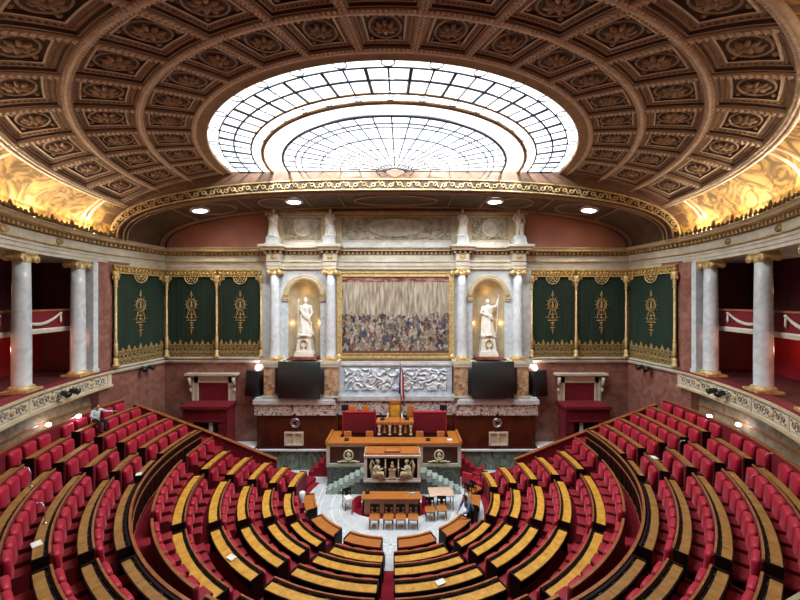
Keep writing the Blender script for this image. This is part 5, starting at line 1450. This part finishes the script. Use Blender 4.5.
# the person sits in one of the top row: leave that seat as it is
protos = {h: seat_proto(h) for h in (.9, 1.0, 1.08)}
used = set()
indiv = seats; rest = []
for d, x, y, z, rz, h, lab in indiv:
    p = protos[h]
    if id(p) not in used: o = p; used.add(id(p))
    else: o = copy_tree(p)
    o.location = (x,y,z); o.rotation_euler = (0,0,rz); o['label'] = lab
if rest:
    m = M(); cache = {h: seat_mesh(h) for h in (.9,1.0,1.08)}
    for d, x, y, z, rz, h, lab in rest:
        T = TR(x,y,z,rz)
        for k, q in enumerate(cache[h]):
            b = len(m.v); m.v += [tuple(T @ Vector(v)) for v in q.v]; m.f += [[b+i for i in f] for f in q.f]; m.m += [k]*len(q.f); m.s += q.s
    m.build('distant_seats', [A['velvet'], A['cushion'], A['redboard']], None, label='farther red folding seats of the upper and end tiers', cat='seats', kind='stuff')
print('SEATS', len(seats), len(indiv), len(rest))
# lamps on the top rail
for s, pts in ((-1,((-14.9,16.3,5.0,'the farther of two'),(-15.2,15.2,5.0,'the nearer of two'))),(1,((14.9,16.3,5.0,'the farther of two'),(15.2,15.2,5.0,'the nearer of two')))):
    for x, y, z, t in pts:
        o = empty('tier_lamp', (x,y,z-.35), label='small glowing white lamp on the top %s row, %s' % (side_word(s), t), cat='lamp', group='lamps on the top rows')
        m = M(); m.lathe([(.05,0),(.02,.04),(.02,.28)], 8); m.build('stem', A['black'], o); m = M(); m.ball((0,0,.36),.1,.1,.08,10); m.build('globe', A['glow'], o)
# papers and microphones lying on desks
for x, y, z, t in ((-9.55,18.35,3.32,'far end of the left corridor parapet'),(-7.9,9.6,3.55,'left upper desk near the frame edge'),(11.3,14.6,3.9,'right upper desk halfway along'),(2.6,10.2,1.75,'lower right centre desk')):
    r = sqrt((x-CR[0])**2+(y-CR[1])**2)
for tier, i, a, t in (('U',0,-70.5,'left corridor parapet, far end'),('U',2,-47,'left upper desk, third row'),('U',1,76,'right upper desk, second row'),('L',3,14,'lower centre right desk, fourth row'),('L',4,-40,'lower left desk, fifth row')):
    D = (UD if tier == 'U' else LD)[i]; Z = (UZ if tier == 'U' else LZ)[i]+.035; p = pol(D+.05, a)
    m = M(); m.box(-.15,.15,-.1,.1,0,.02); o = m.build('paper_sheet', A['paper'], None, label='white papers left on the '+t, cat='paper'); o.location = (p[0],p[1],Z); o.rotation_euler = (0,0,R_(a)+.2)
for tier, i, a, t in (('U',3,60,'right upper tier, fourth row'),('U',4,66,'right upper tier, top row'),('U',3,-62,'left upper tier, fourth row'),('U',2,-52,'left upper tier, third row'),('U',2,75,'right upper tier, third row'),('U',0,70,'right corridor parapet')):
    D = (UD if tier == 'U' else LD)[i]; Z = (UZ if tier == 'U' else LZ)[i]+.028; p = pol(D+.0, a)
    o = empty('desk_microphone', (p[0],p[1],Z), R_(a)+pi, label='tall thin microphone on the '+t, cat='microphone', group='microphones on the upper desks')
    m = M(); m.tube([(0,0,0),(0,0,.45),(.05,.08,.62),(.06,.16,.64)], .014, 5); m.build('stem', A['chrome'], o); m = M(); m.ball((.06,.18,.64),.03,n=6); m.lathe([(.06,0),(.05,.03)],8); m.build('head', A['chrome'], o)
# ------------------------------------------------------------------ lights
def point(x,y,z,power,col=(1,.75,.45),rad=.06,name='lamp'):
    l = bpy.data.lights.new(name,'POINT'); l.energy = power; l.color = col; l.shadow_soft_size = rad
    o = bpy.data.objects.new(name, l); o.location = (x,y,z); COL.objects.link(o); return o
WARM = (1,.70,.36)
def sconce(x, y, z, lvl, s, a):
    d = Vector((x-CG[0], y-CG[1])).normalized(); w_ = Vector(CG)+d*19.19
    bay = {10.5:'first',22:'second',33:'third',44:'fourth'}[a]
    o = empty('wall_sconce', (x, y, z), label='small sconce on the %s gallery wall, %s side, %s bay from the arch' % (lvl, side_word(s), bay), cat='wall lamp', group='gallery sconces')
    m = M(); m.tube([(0,0,-.14),(d.x*.3,d.y*.3,-.2),(w_.x-x,w_.y-y,-.12)], .02, 6); m.build('arm', A['giltd'], o)
    m = M(); m.lathe([(.03,-.16),(.13,-.12),(.14,-.1)], 10); m.build('cup', A['giltd'], o)
for s in SIDES:
    for k, (a, p) in enumerate(((3,9),(8,13),(14,15),(21,17),(28,17),(36,15),(45,12),(56,10))):
        x, y = ring(a, 15.24)
        l = bpy.data.lights.new('cove_lamp','AREA'); l.shape = 'RECTANGLE'; l.size = 1.6; l.size_y = .08; l.energy = p; l.color = WARM
        o = bpy.data.objects.new('cove_lamp', l); o.location = (-s*x, y, 13.85); COL.objects.link(o)
        o.rotation_euler = (pi, 0, (pi/2-R_(a)) if s > 0 else -(pi/2-R_(a)))
    for a, p in ((6,26),(18,30),(30,30),(42,30),(54,26)):  # extra lamps added behind the crest to brighten the dome
        x, y = ring(a, 15.31)
        l = bpy.data.lights.new('added_dome_fill','AREA'); l.shape = 'RECTANGLE'; l.size = 1.2; l.size_y = .1; l.energy = p*2.2; l.color = (1,.88,.74)
        o = bpy.data.objects.new('added_dome_fill', l); o.location = (-s*x, y, 13.845); COL.objects.link(o)
        o.rotation_euler = Vector((s*(x)*-0-(-s*x), CG[1]-y, 9.0)).to_track_quat('-Z','Y').to_euler()
    for a in (10.5, 22, 33, 44):
        x, y = ring(a, 18.6); point(-s*x, y, 8.2, 40, (1,.45,.3), .1, 'gallery_lamp'); sconce(-s*x, y, 8.2, 'lower', s, a)
        x, y = ring(a, 18.6); point(-s*x, y, 11.0, 6, (1,.8,.6), .08, 'gallery_lamp'); sconce(-s*x, y, 11.0, 'upper', s, a)
for s in SIDES:
    for dx in (-.8,.8): point(s*5.9+dx, 22.35, 9.0, 2.2, (1,.62,.28), .05, 'niche_lamp')
    point(s*5.9, 22.4, 11.0, 2.5, (1,.62,.28), .05, 'niche_lamp')
for x in (-11.35,-5.9,5.75,11.2):
    l = bpy.data.lights.new('downlight_spot','SPOT'); l.energy = 220; l.color = (1,.95,.88); l.spot_size = R_(115); l.spot_blend = .8; l.shadow_soft_size = .3
    o = bpy.data.objects.new('downlight_spot', l); o.location = (x, 20.0, arch_z(x,14.9,13.82,16.39)-.35); COL.objects.link(o)
# unseen spots added above the glazed ceiling to brighten the hall
for k, (x, y) in enumerate(((-6,16.5),(-4.5,13.5),(0,12),(4.5,13.5),(6,16.5),(-2.4,17.2),(2.4,17.2),(0,15))):
    l = bpy.data.lights.new('added_hall_spot','SPOT'); l.energy = 2200; l.color = (.92,.96,1); l.spot_size = R_(150); l.spot_blend = .4; l.shadow_soft_size = .25
    o = bpy.data.objects.new('added_hall_spot', l); o.location = (x, y, 18.9); COL.objects.link(o)
w = bpy.data.worlds.new('World'); scene.world = w; w.use_nodes = True
w.node_tree.nodes['Background'].inputs[0].default_value = (.02,.02,.02,1); w.node_tree.nodes['Background'].inputs[1].default_value = 1

# ------------------------------------------------------------------ camera
cam = bpy.data.cameras.new('camera'); co_ = bpy.data.objects.new('camera', cam); COL.objects.link(co_)
cam.sensor_width = 36; cam.lens = 345/800*36; cam.clip_start = .05; cam.clip_end = 100
co_.location = EYE; co_.rotation_euler = (pi/2, 0, 0); cam.shift_x = -3.5/800
scene.camera = co_
scene.view_settings.view_transform = 'Standard'; scene.view_settings.look = 'None'; scene.view_settings.gamma = 1
scene.view_settings.exposure = 1.15
scene.cycles.use_denoising = True
scene.cycles.max_bounces = 6; scene.cycles.diffuse_bounces = 4
